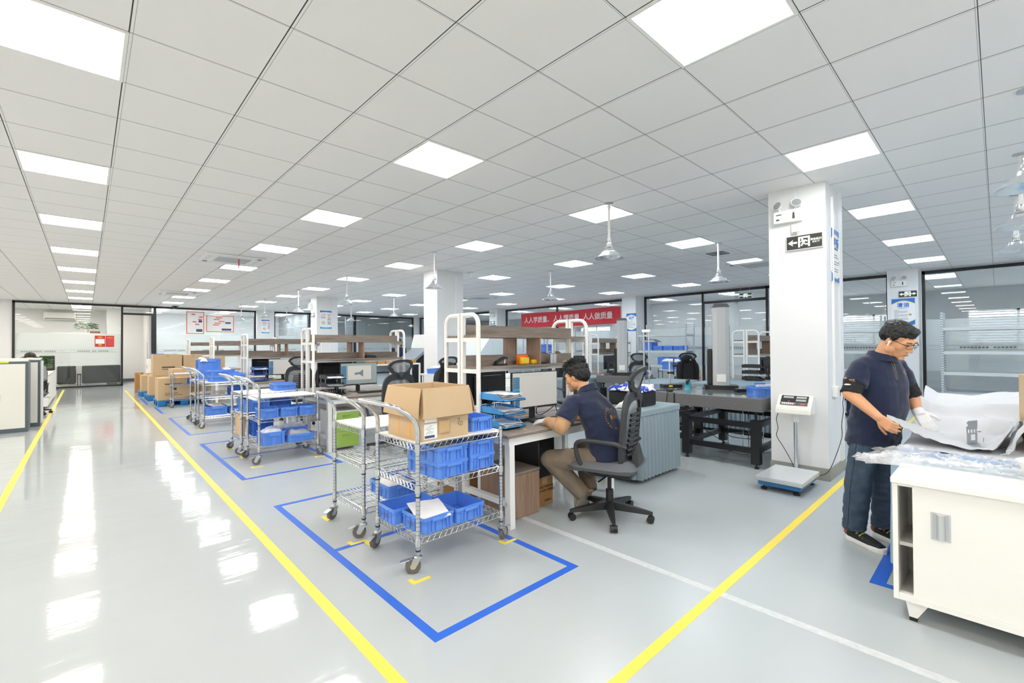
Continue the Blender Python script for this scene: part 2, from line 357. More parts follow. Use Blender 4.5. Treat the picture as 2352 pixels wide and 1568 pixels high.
glass_wall(4, 'x', YB, 9.85, 13.2)
glass_wall(5, 'y', XR, 8.6, 14.9, (11.9,), text=False)
glass_wall(6, 'y', XR, 1.7, 8.05, (6.07, 4.3))
glass_wall(7, 'y', XR, -4.5, 1.15, (-2.0,))
glass_wall(8, 'y', XR, 15.45, 22.0, (18.7,), text=False)
struct(B().box(13.2, YB-.06, 0, XR+.1, YB+.06, H).build('wall_back', MWALL))
d = semp('door_1', (1.45, YB, 0))                  # open glass door of the corridor at the end of the aisle
B().box(-.46, -.05, 2.62, .45, .05, 2.69).box(.36, -.05, 0, .42, .05, 2.62).build('frame', MBLK, d)
B().box(-.43, -.006, 2.7, .42, .006, 2.93).build('transom_glass', MGL, d)
B().box(-.46, -.05, 2.9, .45, .05, 2.976).build('header', MBLK, d)
B().box(.3, .05, .05, .345, .8, 2.6).build('door_leaf', MGL, d); B().tube([(.28, .6, .9), (.28, .6, 1.6)], .012).build('handle', MALU, d)
d2 = semp('door_2', (XR, 5.2, 0)); B().box(-.05, -.87, 2.6, .05, .87, 2.67).build('frame', MBLK, d2); B().tube([(-.06, .3, .8), (-.06, .3, 1.5)], .014).build('handle', MALU, d2)
struct(B().box(.42+1.45, YB-.045, 0, .46+1.45, YB+.045, H-.02).build('trim_1', MBLK))
# ---------- ceiling light panels on a 2.4 m lattice ----------
def mk_light(o, led=MLED):
    fb = B()
    for a in ((-.297, -.297, .297, -.28), (-.297, .28, .297, .297), (-.297, -.28, -.28, .28), (.28, -.28, .297, .28)): fb.box(a[0], a[1], -.006, a[2], a[3], .03)
    fb.build('frame', MWS, o, 0)
    B().box(-.28, -.28, -.003, .28, .28, .02).build('diffuser', led, o, 0)
rows = {-9: 'left of the aisle', -5: 'left of the yellow aisle line', -1: 'over the left-hand aisle', 3: 'over the cart bays', 7: 'over the desk ends', 11: 'over the middle of the hall', 15: 'near the right-hand glass', 19: 'beside the right-hand glass', 24: 'beyond the right-hand glass'}
skip = set()
for ix, rn in rows.items():
    n = 0
    for iy in list(range(-12, 32, 4))+([32, 34, 36] if ix in (-5, -1, 3, 7, 11, 15) else []):  # closer rows behind the back glass, added to brighten that office
        if ix == 24 and iy > 30: continue
        n += 1
        place('ceiling_light|%d' % (0 if ix < 0 else 1 if ix < 10 else 2), lambda o: mk_light(o, MLEDW if ix < 0 else MLED if ix < 10 else MLEDC), 'square ceiling light panel %s, %s from the front' % (rn, (ORD+['thirteenth', 'fourteenth', 'fifteenth'])[n-1]), 'ceiling light', ((ix+.5)*.6+.160, (iy+.5)*.6+3.05, H-.001), 0, 'ceiling light panels')
def smooth_path(pts, n=6):
    pts = [V(p) for p in pts]; out = []
    for i in range(len(pts)-1):
        p0 = pts[max(i-1, 0)]; p1 = pts[i]; p2 = pts[i+1]; p3 = pts[min(i+2, len(pts)-1)]
        for k in range(n):
            t = k/n; out.append(.5*((2*p1)+(p2-p0)*t+(2*p0-5*p1+4*p2-p3)*t*t+(3*p1-p0-3*p2+p3)*t**3))
    return out+[pts[-1]]
# ---------- wire carts ----------
def caster(par, x, y, ang, z=.12):
    m = M.Translation((x, y, 0)) @ M.Rotation(ang, 4, 'Z')
    b = B(); b.cyl((0, 0, .085), (0, 0, z), .011, n=10); b.lathe([(.024, .088), (.026, .098), (.016, .106)], n=14)
    for s in (-1, 1): b.prism([(-.018, .092), (.03, .092), (.045, .05), (.038, .03), (.018, .032)], s*.019-.0015, s*.019+.0015, 'y')
    b.box(-.018, -.02, .088, .03, .02, .094)
    bmesh.ops.transform(b.bm, matrix=m, verts=b.bm.verts[:]); o = b.build('caster', MZN, par)
    b = B(); b.tube([(.03, -.014, .046), (.03, -.01, .046), (.03, .01, .046), (.03, .014, .046)], [.042, .046, .046, .042], n=20)
    bmesh.ops.transform(b.bm, matrix=m, verts=b.bm.verts[:]); b.build('wheel', MRUB, o)
    b = B(); b.box(.03, -.02, .083, .085, .02, .088, .002, M.Rotation(.25, 4, 'Y') @ M.Translation((0, 0, .01))); b.cyl((.03, -.017, .046), (.03, .017, .046), .018, n=12)
    bmesh.ops.transform(b.bm, matrix=m, verts=b.bm.verts[:]); b.build('brake', MZN, o)
def wire_shelf(par, L, W, z, name='wire_shelf'):
    b = B(); r = .0032; h = .036
    for zz in (z, z-h):
        b.tube([(0, 0, zz), (L, 0, zz)], r, 5).tube([(0, W, zz), (L, W, zz)], r, 5).tube([(0, 0, zz), (0, W, zz)], r, 5).tube([(L, 0, zz), (L, W, zz)], r, 5)
    n = int(L/.027)
    for i in range(1, n): b.tube([(L*i/n, 0, z+.002), (L*i/n, W, z+.002)], .0019, 4, False)
    for k in (1, 2, 3): b.tube([(0, W*k/4, z-.002), (L, W*k/4, z-.002)], r, 5, False)
    def zig(a, c):
        a = V(a); c = V(c); m = max(4, round((c-a).length/.022)); pts = []
        for i in range(m+1): p = a.lerp(c, i/m); pts.append((p.x, p.y, z-.003 if i % 2 else z-h+.003))
        b.tube(pts, .0022, 4, False)
    zig((.02, 0, 0), (L-.02, 0, 0)); zig((.02, W, 0), (L-.02, W, 0)); zig((0, .02, 0), (0, W-.02, 0)); zig((L, .02, 0), (L, W-.02, 0))
    for x in (0, L):
        for y in (0, W): b.lathe([(.0185, -.042), (.0185, .004)], (x, y, z), 12)
    return b.build(name, MCH, par)
def mk_cart(o, L=.67, W=.52, handle=True, top=True):
    ang = [2.6, .3, 3.6, 5.9]
    for i, (x, y) in enumerate([(0, 0), (L, 0), (0, W), (L, W)]):
        t = .80 if x else .81
        B().cyl((x, y, .11), (x, y, t), .0135, n=12).build('post', MPOST, o)
        b = B()
        for z in (.205, .525): b.lathe([(.0165, -.075), (.0165, -.068)], (x, y, z), 12)
        b.build('collar', MBP, o); caster(o, x, y, ang[i])
    for z in (.20, .52, .765): wire_shelf(o, L, W, z)
    if top: B().box(.004, .004, .768, L-.004, W-.004, .776, .001).build('shelf_board', MWP, o)
    if handle:
        hp = smooth_path([(0, 0, .79), (0, 0, .87), (-.035, .004, .93), (-.12, .02, .995), (-.155, .06, 1.012), (-.16, .12, 1.015), (-.16, W-.12, 1.015), (-.155, W-.06, 1.012), (-.12, W-.02, .995), (-.035, W-.004, .93), (0, W, .87), (0, W, .79)])
        B().tube(hp, .0145, 12).build('handle', MCH, o)
carts = [  # x, y, length, label
    (1.465, 2.405, 'nearest chrome wire cart with push handle, carrying the large open carton'),
    (1.455, 3.12, 'chrome wire cart with push handle directly behind the cart with the open carton'),
    (1.475, 5.90, 'chrome wire cart in the second floor bay with three blue bins on its middle shelf'),
    (1.455, 6.63, 'chrome wire cart behind the three-bin cart, one long blue bin on its white top'),
    (1.455, 9.20, 'chrome wire cart in the third floor bay stacked with blue bins on its white top'),
    (1.46, 10.05, 'chrome wire cart with taller blue crates, furthest of the handled carts'),
]
for x, y, lb in carts: place('wire_cart', mk_cart, lb, 'cart', (x, y, 0), 0, 'wire carts in the floor bays')
c7 = thing('wire_cart', 'small three-tier chrome cart without push handle beside the brown cartons', 'cart', (1.45, 12.9, 0)); mk_cart(c7, .62, .42, False)
# ---------- blue bins ----------
def bin_parts(o, w, d, h, mat=None, mark=True):
    mat = mat or MBLUE; t = .004; k = .965
    def ring(sx, sy, z, r=.012):
        pts = []
        for cx, cy, a0 in ((1, 1, 0), (-1, 1, PI/2), (-1, -1, PI), (1, -1, 1.5*PI)):
            for a in (0, PI/4, PI/2): pts.append((cx*(sx/2-r)+r*math.cos(a0+a), cy*(sy/2-r)+r*math.sin(a0+a), z))
        return pts
    b = B(); b.loft([ring(w*k, d*k, 0), ring(w-.012, d-.012, h-.022), ring(w, d, h-.02), ring(w, d, h), ring(w-.012, d-.012, h), ring(w*k-2*t-.006, d*k-2*t-.006, t)])
    z1 = h-.02
    for s in (-1, 1):
        for i in range(4):      # vertical ribs on the four sides
            x = (-.5+(i+.5)/4)*w*.92
            b.box(x-.0025, s*d/2*.985-.005, .006, x+.0025, s*d/2*.985+.004, z1); y = (-.5+(i+.5)/4)*d*.92
            b.box(s*w/2*.985-.005, y-.0025, .006, s*w/2*.985+.004, y+.0025, z1)
        b.box(-w*.46, s*d/2*.985-.004, h*.66, w*.46, s*d/2*.985+.003, h*.69); b.box(s*w/2*.985-.004, -d*.46, h*.66, s*w/2*.985+.003, d*.46, h*.69)
    b.build('body', mat, o, 50)
    for s in (-1, 1):           # moulded grip with its hanging sides
        g = B(); g.box(-w*.24, min(s*d/2, s*(d/2+.012)), h*.68, w*.24, max(s*d/2, s*(d/2+.012)), h*.9, .004)
        for q in (-1, 1): g.prism([(q*w*.24, h*.7), (q*w*.2, h*.7), (q*w*.235, .012), (q*w*.26, .012)], s*(d/2-.006), s*(d/2+.006), 'y')
        g.build('grip', mat, o)
    if mark and h < .2:
        if 'bin' not in TXT: TXT['bin'] = text_mesh('快捷直杆', 1)
        for s in (-1, 1):
            m = mo('lettering', TXT['bin'], pm('bin_print', '6f6a80', .6) if 'bin_print' not in D.materials else D.materials['bin_print'], o)
            m.scale = (h*.32,)*3; m.location = (s*(w/2-.002), 0, h*.38); m.rotation_euler = (R(90), 0, R(90) if s > 0 else R(-90))
TXT = {}
def bin_(lb, x, y, z, w, d, h, rz=0, grp=None, mat=None, cat='bin'):
    """x,y = centre of the base"""
    key = 'storage_bin|%.3f,%.3f,%.3f,%s' % (w, d, h, mat.name if mat else '')
    return place(key, lambda o: bin_parts(o, w, d, h, mat), lb, cat, (x, y, z), rz, grp)
Zt, Zm, Zl = .777, .5225, .2025
G = 'blue storage bins on the carts'
# nearest cart
bin_('blue bin standing right of the open carton on the nearest cart', 2.02, 2.6, Zt, .19, .28, .095, 0, G)
for k, t in enumerate(('lower', 'upper')):
    bin_('%s blue bin of the left two-bin stack under the open carton' % t, 1.735, 2.60, Zm+k*.1, .25, .37, .1, .03, G)
    bin_('%s blue bin of the right two-bin stack on the nearest cart' % t, 2.00, 2.61, Zm+k*.1, .225, .35, .1, 0, G)
bin_('blue bin at the rear left of the bottom shelf of the nearest cart', 1.625, 2.795, Zl, .34, .22, .1, -.02, G)
bin_('blue bin holding white papers on the bottom shelf of the nearest cart', 1.625, 2.545, Zl, .24, .25, .1, .04, G)
bin_('empty blue bin at the right of the bottom shelf of the nearest cart', 1.88, 2.58, Zl, .24, .32, .1, .02, G)
bin_('blue bin filled with white bags, low on the cart behind the carton', 1.80, 3.32, Zl, .26, .32, .1, 0, G)
# second bay, near cart
for x, t in ((1.60, 'left'), (1.815, 'middle'), (2.03, 'right')):
    bin_('%s bin of the three in a row on the middle shelf of one cart' % t, x, 6.06, Zm, .2, .29, .115, 0, G)
bin_('blue bin heaped with white wrapped parts, bottom shelf, second bay', 1.64, 6.05, Zl, .25, .29, .155, 0, G)
bin_('shallow blue bin with clear bag of parts, bottom shelf, second bay', 1.95, 5.99, Zl, .31, .17, .095, 0, G)
bin_('blue bin behind the bagged parts at the right rear, second bay', 1.96, 6.26, Zl, .3, .26, .15, 0, G)
# second bay, rear cart
bin_('long blue bin standing alone on a white cart top', 2.0, 6.82, Zt, .27, .3, .095, 0, G)
bin_('deep blue bin at the handle end of the rear cart, second bay', 1.65, 6.86, Zm, .3, .42, .17, 0, G)
bin_('dark blue bin at the far end of the rear cart, second bay', 1.96, 6.9, Zm, .28, .3, .14, 0, G, MBLUE2)
for k, t in enumerate(('bottom', 'middle', 'top')):
    bin_('%s of three stacked blue bins low on the rear cart, second bay' % t, 1.72, 6.85, Zl+k*.095, .26, .36, .095, 0, G, MBLUE2)
# third bay
for k, t in enumerate(('lower', 'upper')):
    bin_('%s pale blue bin of the front pair on the third-bay cart top' % t, 1.68, 9.40, Zt+k*.1, .24, .3, .1, 0, G)
bin_('wide blue bin at the right of the front pair, third bay', 1.95, 9.42, Zt, .3, .3, .13, 0, G)
bin_('wide blue bin behind the front pair on the third-bay cart', 1.93, 9.62, Zt+.001, .26, .1, .15, 0, G)
bin_('blue bin with a sheet of paper, bottom shelf, third bay', 1.66, 9.45, Zl, .32, .4, .15, 0, G)
bin_('flat blue bin at the far end of the bottom shelf, third bay', 1.99, 9.45, Zl, .28, .36, .1, 0, G)
bin_('blue bin half seen at the far end of the middle shelf, third bay', 2.0, 9.5, Zm, .24, .3, .15, 0, G, MBLUE2)
# fourth cart
for k, t in enumerate(('lower', 'upper')):
    bin_('%s tall blue crate stacked behind the third-bay cart' % t, 1.70, 10.3, Zt+k*.19, .36, .34, .19, 0, G)
bin_('blue crate beside the tall stack holding a white roll', 2.0, 10.3, Zt, .22, .34, .17, 0, G)
bin_('blue bin on the middle shelf of the handle-less cart', 1.87, 13.1, Zm, .22, .3, .13, 0, G, MBLUE2)
# ---------- contents ----------
def lump(name, lb, cat, x, y, z, sx, sy, h, mat, seed=0, rz=0, grp=None, rough=.45, freq=9, nu=26):
    def f(u, v):
        X = (u-.5)*sx; Y = (v-.5)*sy; e = max(0, 1-((2*u-1)**6+(2*v-1)**6)*.9)
        nz = NZ.noise(V((X*freq+seed*7.1, Y*freq, seed)))+.5*NZ.noise(V((X*freq*2.3, Y*freq*2.3+seed, seed*3)))
        return V((X*(1+.06*nz), Y*(1+.06*nz), max(.002, h*(.55*e+.45*e*(.6+rough*nz*1.6)))))
    b = B(); b.grid(f, nu, nu)
    bot = [b.bm.verts.new((v.co.x, v.co.y, 0)) for v in []]
    o = b.build(name, mat, None, 60); o.location = (x, y, z); o.rotation_euler = (0, 0, rz)
    sm = o.modifiers.new('s', 'SOLIDIFY'); sm.thickness = .002
    return tag(o, lb, cat, grp)
def sheet(name, lb, cat, x, y, z, sx, sy, mat, rz=0, curl=.004, seed=0, grp=None, tilt=0):
    def f(u, v): return V(((u-.5)*sx, (v-.5)*sy, curl*(1+NZ.noise(V((u*2+seed, v*2, seed))))*1.0+tilt*v))
    o = B().grid(f, 8, 8, .0015).build(name, mat, None, 60); o.location = (x, y, z); o.rotation_euler = (0, 0, rz); return tag(o, lb, cat, grp)
p = sheet('paper_stack', 'white papers lying across the bin on the bottom shelf of nearest cart', 'papers', 1.63, 2.545, Zl+.075, .22, .25, MPAP, -.25, .012, 3, tilt=.035)
lump('plastic_bag', 'crumpled white bags in the bin low on the cart behind', 'bag', 1.80, 3.32, Zl+.06, .22, .28, .07, MPAP, 2)
sheet('paper', 'white sheet sticking out of the left upper bin under the open carton', 'paper', 1.76, 2.60, Zm+.165, .2, .24, MPAPB, .5, .004, 5, tilt=.035)
sheet('paper', 'grey sheet in the right upper bin on the nearest cart', 'paper', 1.96, 2.66, Zm+.17, .14, .2, MPAPB, .2, .004, 8, tilt=.03)
lump('plastic_bag', 'white wrapped parts heaped in the bottom-left bin of the second bay', 'bag', 1.64, 6.05, Zl+.10, .23, .27, .1, MPAPB, 4)
lump('plastic_bag', 'clear plastic bag of metal parts in the shallow bin, second bay', 'bag', 1.95, 5.99, Zl+.05, .29, .155, .11, MBAG, 6)
lump('plastic_bag', 'long silvery wrapped part lying over the rear bins, second bay', 'bag', 1.93, 6.27, Zl+.12, .36, .2, .07, MPAPB, 9)
sheet('paper', 'white sheet tilted in the bottom bin of the third bay', 'paper', 1.68, 9.42, Zl+.12, .2, .3, MPAP, .3, .01, 9, tilt=.05)
lump('plastic_bag', 'white roll poking out of the tall blue crate stack', 'bag', 1.60, 10.25, Zt+.33, .12, .3, .09, MPAP, 3)
lump('plastic_bag', 'small white bundle in the crate beside the tall stack', 'bag', 2.0, 10.3, Zt+.11, .15, .24, .1, MPAP, 5)
sheet('paper', 'white board lying on the top of the second cart behind the carton', 'paper', 1.86, 3.36, Zt+.001, .42, .4, MPAP, .02, .002, 1)
sheet('tray_board', 'grey flat tray on the middle shelf of the third-bay cart', 'tray', 1.72, 9.42, Zm+.004, .4, .42, MZN, 0, .002, 2)
# ---------- cartons ----------
def carton(lb, x, y, z, w, d, h, rz=0, print_=None, grp=None, mat=None, tape=True):
    o = thing('carton', lb, 'box', (x, y, z), rz, grp); m = mat or MCB
    B().box(-w/2, -d/2, 0, w/2, d/2, h, .004).build('body', m, o)
    if tape:
        B().box(-w/2-.0008, -.025, h-.06, w/2+.0008, .025, h+.0008).box(-.03-.0, -d/2-.0008, h-.07, .03, d/2+.0008, h+.0006).build('packing_tape', pm('brown_tape', 'c9a878', .25) if 'brown_tape' not in D.materials else D.materials['brown_tape'], o)
    b = B(); n = 0
    if print_:
        for (ax, pos, u0, v0, u1, v1) in print_:
            if ax == 'y': b.box(u0*w-w/2, -d/2-.001, v0*h, u1*w-w/2, -d/2+.001, v1*h)
            else: b.box(-w/2-.001, u0*d-d/2, v0*h, -w/2+.001, u1*d-d/2, v1*h)
        b.build('print', MINK, o)
    else: b.bm.free()
    return o
oc = thing('open_carton', 'large open brown carton with folded-down flaps on the nearest cart', 'box', (1.50, 2.415, Zt))
w, d_, h = .355, .42, .325
def rc(a, z): return [(a, a, z), (w-a, a, z), (w-a, d_-a, z), (a, d_-a, z)]
B().loft([rc(0, 0), rc(0, h), rc(.005, h), rc(.005, .006)]).build('body', MCB, oc, 0)
for nm, ax, s in (('flap', 'y', -1), ('flap', 'y', 1), ('flap', 'x', -1), ('flap', 'x', 1)):
    L = w if ax == 'y' else d_; fl = .185; a = R(9 if s < 0 else 14)
    def f(u, v, ax=ax, s=s, L=L): 
        out = .004+math.sin(a)*fl*v+.006*math.sin(v*PI); zz = h+.002-math.cos(a)*fl*v; t = (-.0+u*(L))-(.012*v if u < .5 else -.012*v)
        return V((t, (0 if s < 0 else d_)+s*out, zz)) if ax == 'y' else V(((0 if s < 0 else w)+s*out, t, zz))
    B().grid(f, 6, 6, .004).build('flap', MCB, oc)
st = B().box(.015, -.0012, .012, .11, .0005, .105).build('shipping_label', MPAP, oc)
B().box(.02, -.0018, .018, .092, -.001, .034).build('blue_strip', MNAV, st)
b = B(); rr = random.Random(3)
for i in range(6): b.box(.022+rr.random()*.03, -.0018, .045+i*.009, .06+rr.random()*.035, -.001, .048+i*.009)
b.build('print', pm('label_grey', 'a8adb4', .6), st)
st = B().box(.02, -.0012, .115, .108, .0005, .2).build('shipping_label', MPAP, oc)
B().cyl((.062, -.0018, .155), (.062, -.001, .155), .017, n=20).build('round_emblem', MNAV, st)
B().box(-.0012, .13, .0, .0005, .165, .15).box(-.0012, .27, 0, .0005, .30, .16).box(-.0012, .165, .0, .0004, .2, .07).build('packing_tape', pm('tape_tan', 'd9a868', .3), oc)
B().tube([(.265, -.002, .115), (.285, -.002, .118), (.28, -.002, .10), (.272, -.002, .085), (.285, -.002, .07)], .0012, 5).tube([(.3+.01*math.cos(t*.6), -.002, .082+.013*math.sin(t*.6)) for t in range(11)], .0012, 5).build('pen_mark', MINK, oc)
lump('torn_tape', 'x', 'x', 0, 0, 0, .09, .09, .012, pm('torn_tape', 'c8a87a', .2), 5)
tt = D.objects['torn_tape']; tt.parent = oc; tt.location = (.165, -.001, .075); tt.rotation_euler = (R(90), 0, 0); del tt['label']; del tt['category']
# pallets with stacked cartons at the far left
MPAL = pm('pallet_blue', '1d7cc0', .45)
def mk_pallet(o):
    b = B(); b.box(0, 0, .11, 1.0, 1.0, .14)
    for x in (0, .43, .85):
        for y in (0, .43, .85): b.box(x, y, .0, x+.15, y+.15, .11, .004)
    for y in (0, .43, .85): b.box(0, y, 0, 1.0, y+.15, .02)
    b.build('deck', MPAL, o)
place('pallet', mk_pallet, 'nearest blue plastic pallet carrying one wide brown carton', 'pallet', (1.22, 13.35, 0), 0, 'blue pallets')
place('pallet', mk_pallet, 'blue plastic pallet in the middle of the row under brown cartons', 'pallet', (1.16, 15.0, 0), 0, 'blue pallets')
place('pallet', mk_pallet, 'blue plastic pallet furthest back near the corridor door', 'pallet', (1.12, 16.5, 0), 0, 'blue pallets')
pr = [('y', 0, .2, .70, .72, .75), ('y', 0, .42, .45, .55, .55), ('y', 0, .2, .3, .6, .32), ('y', 0, .2, .22, .72, .24)]
GC = 'brown cartons on the pallets'
carton('wide brown carton with printed front on the nearest blue pallet', 1.54, 13.7, .141, .64, .66, .52, 0, pr, GC)
carton('brown carton behind the small cart, right part of nearest pallet', 2.03, 13.75, .141, .30, .6, .5, 0, None, GC, MCBD)
carton('small flat-topped carton with raised lid on the nearest pallet', 1.75, 13.9, .663, .5, .42, .2, .05, None, GC)
carton('brown carton at the left edge of the middle pallet', 1.40, 15.3, .141, .42, .5, .5, 0, None, GC)
carton('brown carton at the right of the middle pallet', 1.9, 15.3, .141, .5, .5, .5, 0, None, GC)
carton('tall printed carton stacked highest, black film on its lid', 1.58, 15.32, .643, .62, .5, .56, 0, [('y', 0, .3, .36, .75, .42), ('y', 0, .3, .28, .7, .31)], GC)
carton('carton beside the highest one with torn white tape on top', 2.14, 15.35, .643, .44, .5, .54, 0, None, GC)
carton('narrow brown carton at the front of the furthest pallet', 1.31, 16.8, .141, .34, .5, .46, 0, None, GC)
carton('brown carton behind the narrow one on the furthest pallet', 1.76, 16.8, .141, .5, .5, .46, 0, None, GC)
carton('small brown carton standing on the floor beyond the last pallet', 1.2, 18.3, 0, .2, .3, .62, 0, None, GC, MCBD)
sheet('film_sheet', 'black plastic film lying on the highest carton', 'film', 1.55, 15.32, 1.204, .5, .4, MBLK, 0, .008, 4)
ob = carton('open-topped brown carton behind the tall blue crates', 2.18, 13.1, .79, .55, .4, 1.12, 0, None, GC); ob.location = (2.6, 15.2, 0)
carton('white carton with dark markings standing behind the highest carton', 1.6, 17.75, .62, .5, .4, .42, 0, [('x', 0, .3, .3, .6, .6)], GC, MPAP, False)
carton('brown carton under the white marked carton', 1.6, 17.75, 0, .6, .5, .619, 0, None, GC)
bin_('small blue bin on top of the white marked carton', 1.62, 17.75, 1.041, .3, .3, .16, 0, 'blue bins by the pallets', MBLUE2)
carton('brown carton standing on the bottom shelf behind stacked bins, second bay', 1.505, 6.93, Zl, .05, .3, .29, 0, None)
carton('flat brown carton leaning at the far end under the third bay cart', 2.21, 9.3, .0, .04, .3, .6, 0, None, None, MCBD)
# ---------- floor markings ----------
def tape(lb, x0, y0, x1, y1, mat, cat='floor line', grp=None, name='floor_tape', z=.0012):
    return tag(B().box(x0, y0, 0, x1, y1, z).build(name, mat, None, 0), lb, cat, grp)
tape('long yellow floor line along the right side of the aisle', .90, -2, .955, 19.4, MYEL)
tape('long yellow floor line along the left side of the aisle', -.575, -2, -.52, 21.3, MYEL)
tape('yellow floor line crossing in front of the white pillar', 1.0, 1.045, 12.0, 1.095, MYEL)
tape('worn white line across the floor in front of the desk', 2.512, -3, 2.566, 2.62, MWT, z=.0006)
def bay(lb, x0, x1, y0, y1, ym):
    o = thing('floor_bay_outline', lb, 'floor marking', (0, 0, 0)); t = .05; z = .001
    B().box(x0, y0, 0, x0+t, y1, z).build('long_tape', MTBL, o, 0); B().box(x1-t, y0, 0, x1, y1, z).build('long_tape', MTBL, o, 0)
    B().box(x0+t, y0, 0, x1-t, y0+t, z).build('end_tape', MTBL, o, 0); B().box(x0+t, y1-t, 0, x1-t, y1, z).build('end_tape', MTBL, o, 0)
    B().box(x0+t, ym-.022, 0, x1-t, ym+.022, z).build('divider_tape', MTBL, o, 0)
bay('blue tape rectangle around the nearest two carts', 1.175, 2.225, 1.785, 4.27, 3.05)
bay('blue tape rectangle around the carts of the second bay', 1.17, 2.235, 5.32, 7.75, 6.53)
bay('blue tape rectangle around the carts of the third bay', 1.165, 2.23, 8.65, 11.09, 9.93)
tape('short blue tape strip on the floor beside the nearest pallet', 1.14, 11.9, 1.19, 13.3, MTBL)
tape('blue tape strip on the floor beside the middle pallet', 1.06, 14.2, 1.11, 16.2, MTBL)
o = thing('floor_bay_outline', 'blue tape corner on the floor under the light blue table cloth', 'floor marking'); B().box(3.27, .45, 0, 4.4, .52, .001).build('long_tape', MTBL, o, 0); B().box(3.27, -.8, 0, 3.32, .45, .001).build('end_tape', MTBL, o, 0)
def mk_mark(o):
    B().box(-.07, -.0, 0, .05, .028, .0014).box(-.07, .028, 0, -.042, .07, .0014).build('corner_tape', MYEL, o, 0)
for i, (x, y, rz, t) in enumerate([(1.44, 2.30, 0, 'front-left wheel of the nearest cart'), (2.17, 2.33, 0, 'front-right wheel of the nearest cart'), (1.42, 2.99, -1.57, 'rear-left wheel of the nearest cart'), (1.40, 3.05, 0, 'front wheel of the cart behind the carton'), (1.38, 3.66, -1.57, 'rear wheel of the cart behind the carton'),
    (1.44, 5.78, 0, 'front-left wheel of the second-bay cart'), (2.15, 5.78, 0, 'front-right wheel of the second-bay cart'), (1.40, 6.45, -1.57, 'rear-left wheel of the second-bay cart'), (1.40, 7.12, -1.57, 'rear cart of the second bay'), (1.43, 9.1, 0, 'front wheel of the third-bay cart'), (1.42, 10.0, 0, 'rear cart of the third bay')]):
    place('corner_mark', mk_mark, 'yellow tape corner mark at the %s' % t, 'floor mark', (x, y, 0), rz, 'yellow corner marks')
ZD = .708
def mk_desk(o, L=1.42, W=.66):
    B().box(0, 0, ZD-.026, L, W, ZD, .006).build('tabletop', MDTOP, o)
    for x in (.045, L-.095):
        for y, s in ((.03, 1), (W-.06, -1)):
            B().prism([(y-.005, 0), (y+.055 if s > 0 else y+.03, 0), (y+.055, ZD-.09), (y, ZD-.09)], x, x+.05, 'x').build('leg', MWS, o, 0)
        B().box(x, .06, .16, x+.05, W-.06, .2).build('foot_rail', MWS, o, 0)
    B().box(.04, .03, ZD-.09, L-.04, .055, ZD-.026).box(.04, W-.05, ZD-.09, L-.04, W-.02, ZD-.026).box(.045, .055, ZD-.09, .09, W-.05, ZD-.026).box(L-.095, .055, ZD-.09, L-.05, W-.05, ZD-.026).build('apron', MWS, o, 0)
    B().box(.09, W-.03, .3, L-.1, W-.012, ZD-.09).build('modesty_panel', MWP, o, 0)
def mk_hutch(o, L=1.42, w=.22):
    for x in (0, L):
        b = B(); pts = [(x, -w, ZD), (x, -w, 1.54)]
        for k in range(1, 7): a = k/6*PI/2; pts.append((x, -w+.085*(1-math.cos(a)), 1.54+.085*math.sin(a)))
        pts += [(x, -.0, 1.625)]
        b.tube(pts, .0185, 8); b.box(x-.017, -.032, ZD, x+.017, 0, 1.64)
        for z in (1.418, 1.158): b.box(x-.014, -w, z-.018, x+.014, -.02, z+.016)
        b.build('end_frame', MWS, o, 50)
    for z in (1.437, 1.177):
        B().box(.02 if z < 1.3 else .0, -w+.01, z, L-.0, -.022, z+.018).build('shelf', MWD, o, 0)
        B().box(.02, -.036, z+.018, L-.02, -.018, z+.108).build('back_board', MWD, o, 0)
    B().box(.03, -.15, 1.145, L-.03, -.11, 1.177).build('rail', MWS, o, 0)
    B().box(.74, -w+.015, 1.195, .758, -.03, 1.437).build('divider', MWDV, o, 0)
clusters = [  # x of the left end, front edge y, centre y, words
    (2.25, 2.455, 3.11, 'nearest bench, beside the seated man', 'nearest bench, facing away from the camera'),
    (2.24, 5.90, 6.76, 'second bench, above the green drawers', 'second bench, back side'),
    (2.24, 9.55, 10.32, 'third bench along the aisle', 'third bench, back side'),
    (2.24, 12.9, 13.55, 'fourth bench along the aisle', 'fourth bench, back side'),
    (2.24, 16.5, 17.15, 'fifth bench along the aisle', 'fifth bench, back side'),
    (8.85, 2.5, 3.2, 'far right bench behind the tall gauge', 'far right bench, back side'),
    (8.85, 5.95, 6.75, 'bench behind the grey gauge columns', 'bench behind the grey gauge columns, back side'),
    (8.85, 13.0, 13.6, 'distant bench left of the middle pillar', 'distant bench left of the middle pillar, back side')]
for x, yf, yc, a, b in clusters:
    W = round(yc-yf-.012, 3)
    place('desk|%.3f' % W, lambda o: mk_desk(o, 1.42, W), 'white framed desk with oak top, %s' % a, 'desk', (x, yf, 0), 0, 'white framed desks')
    place('desk|%.3f' % W, None, 'white framed desk with oak top, %s' % b, 'desk', (x+1.42, 2*yc-yf, 0), PI, 'white framed desks')
    place('desk_shelf', mk_hutch, 'white framed shelf rack with oak boards on the %s' % a, 'shelf', (x+.075, yc-.005, 0), 0, 'desk shelf racks')
    place('desk_shelf', None, 'white framed shelf rack with oak boards, %s' % b, 'shelf', (x+1.495, yc+.005, 0), PI, 'desk shelf racks')
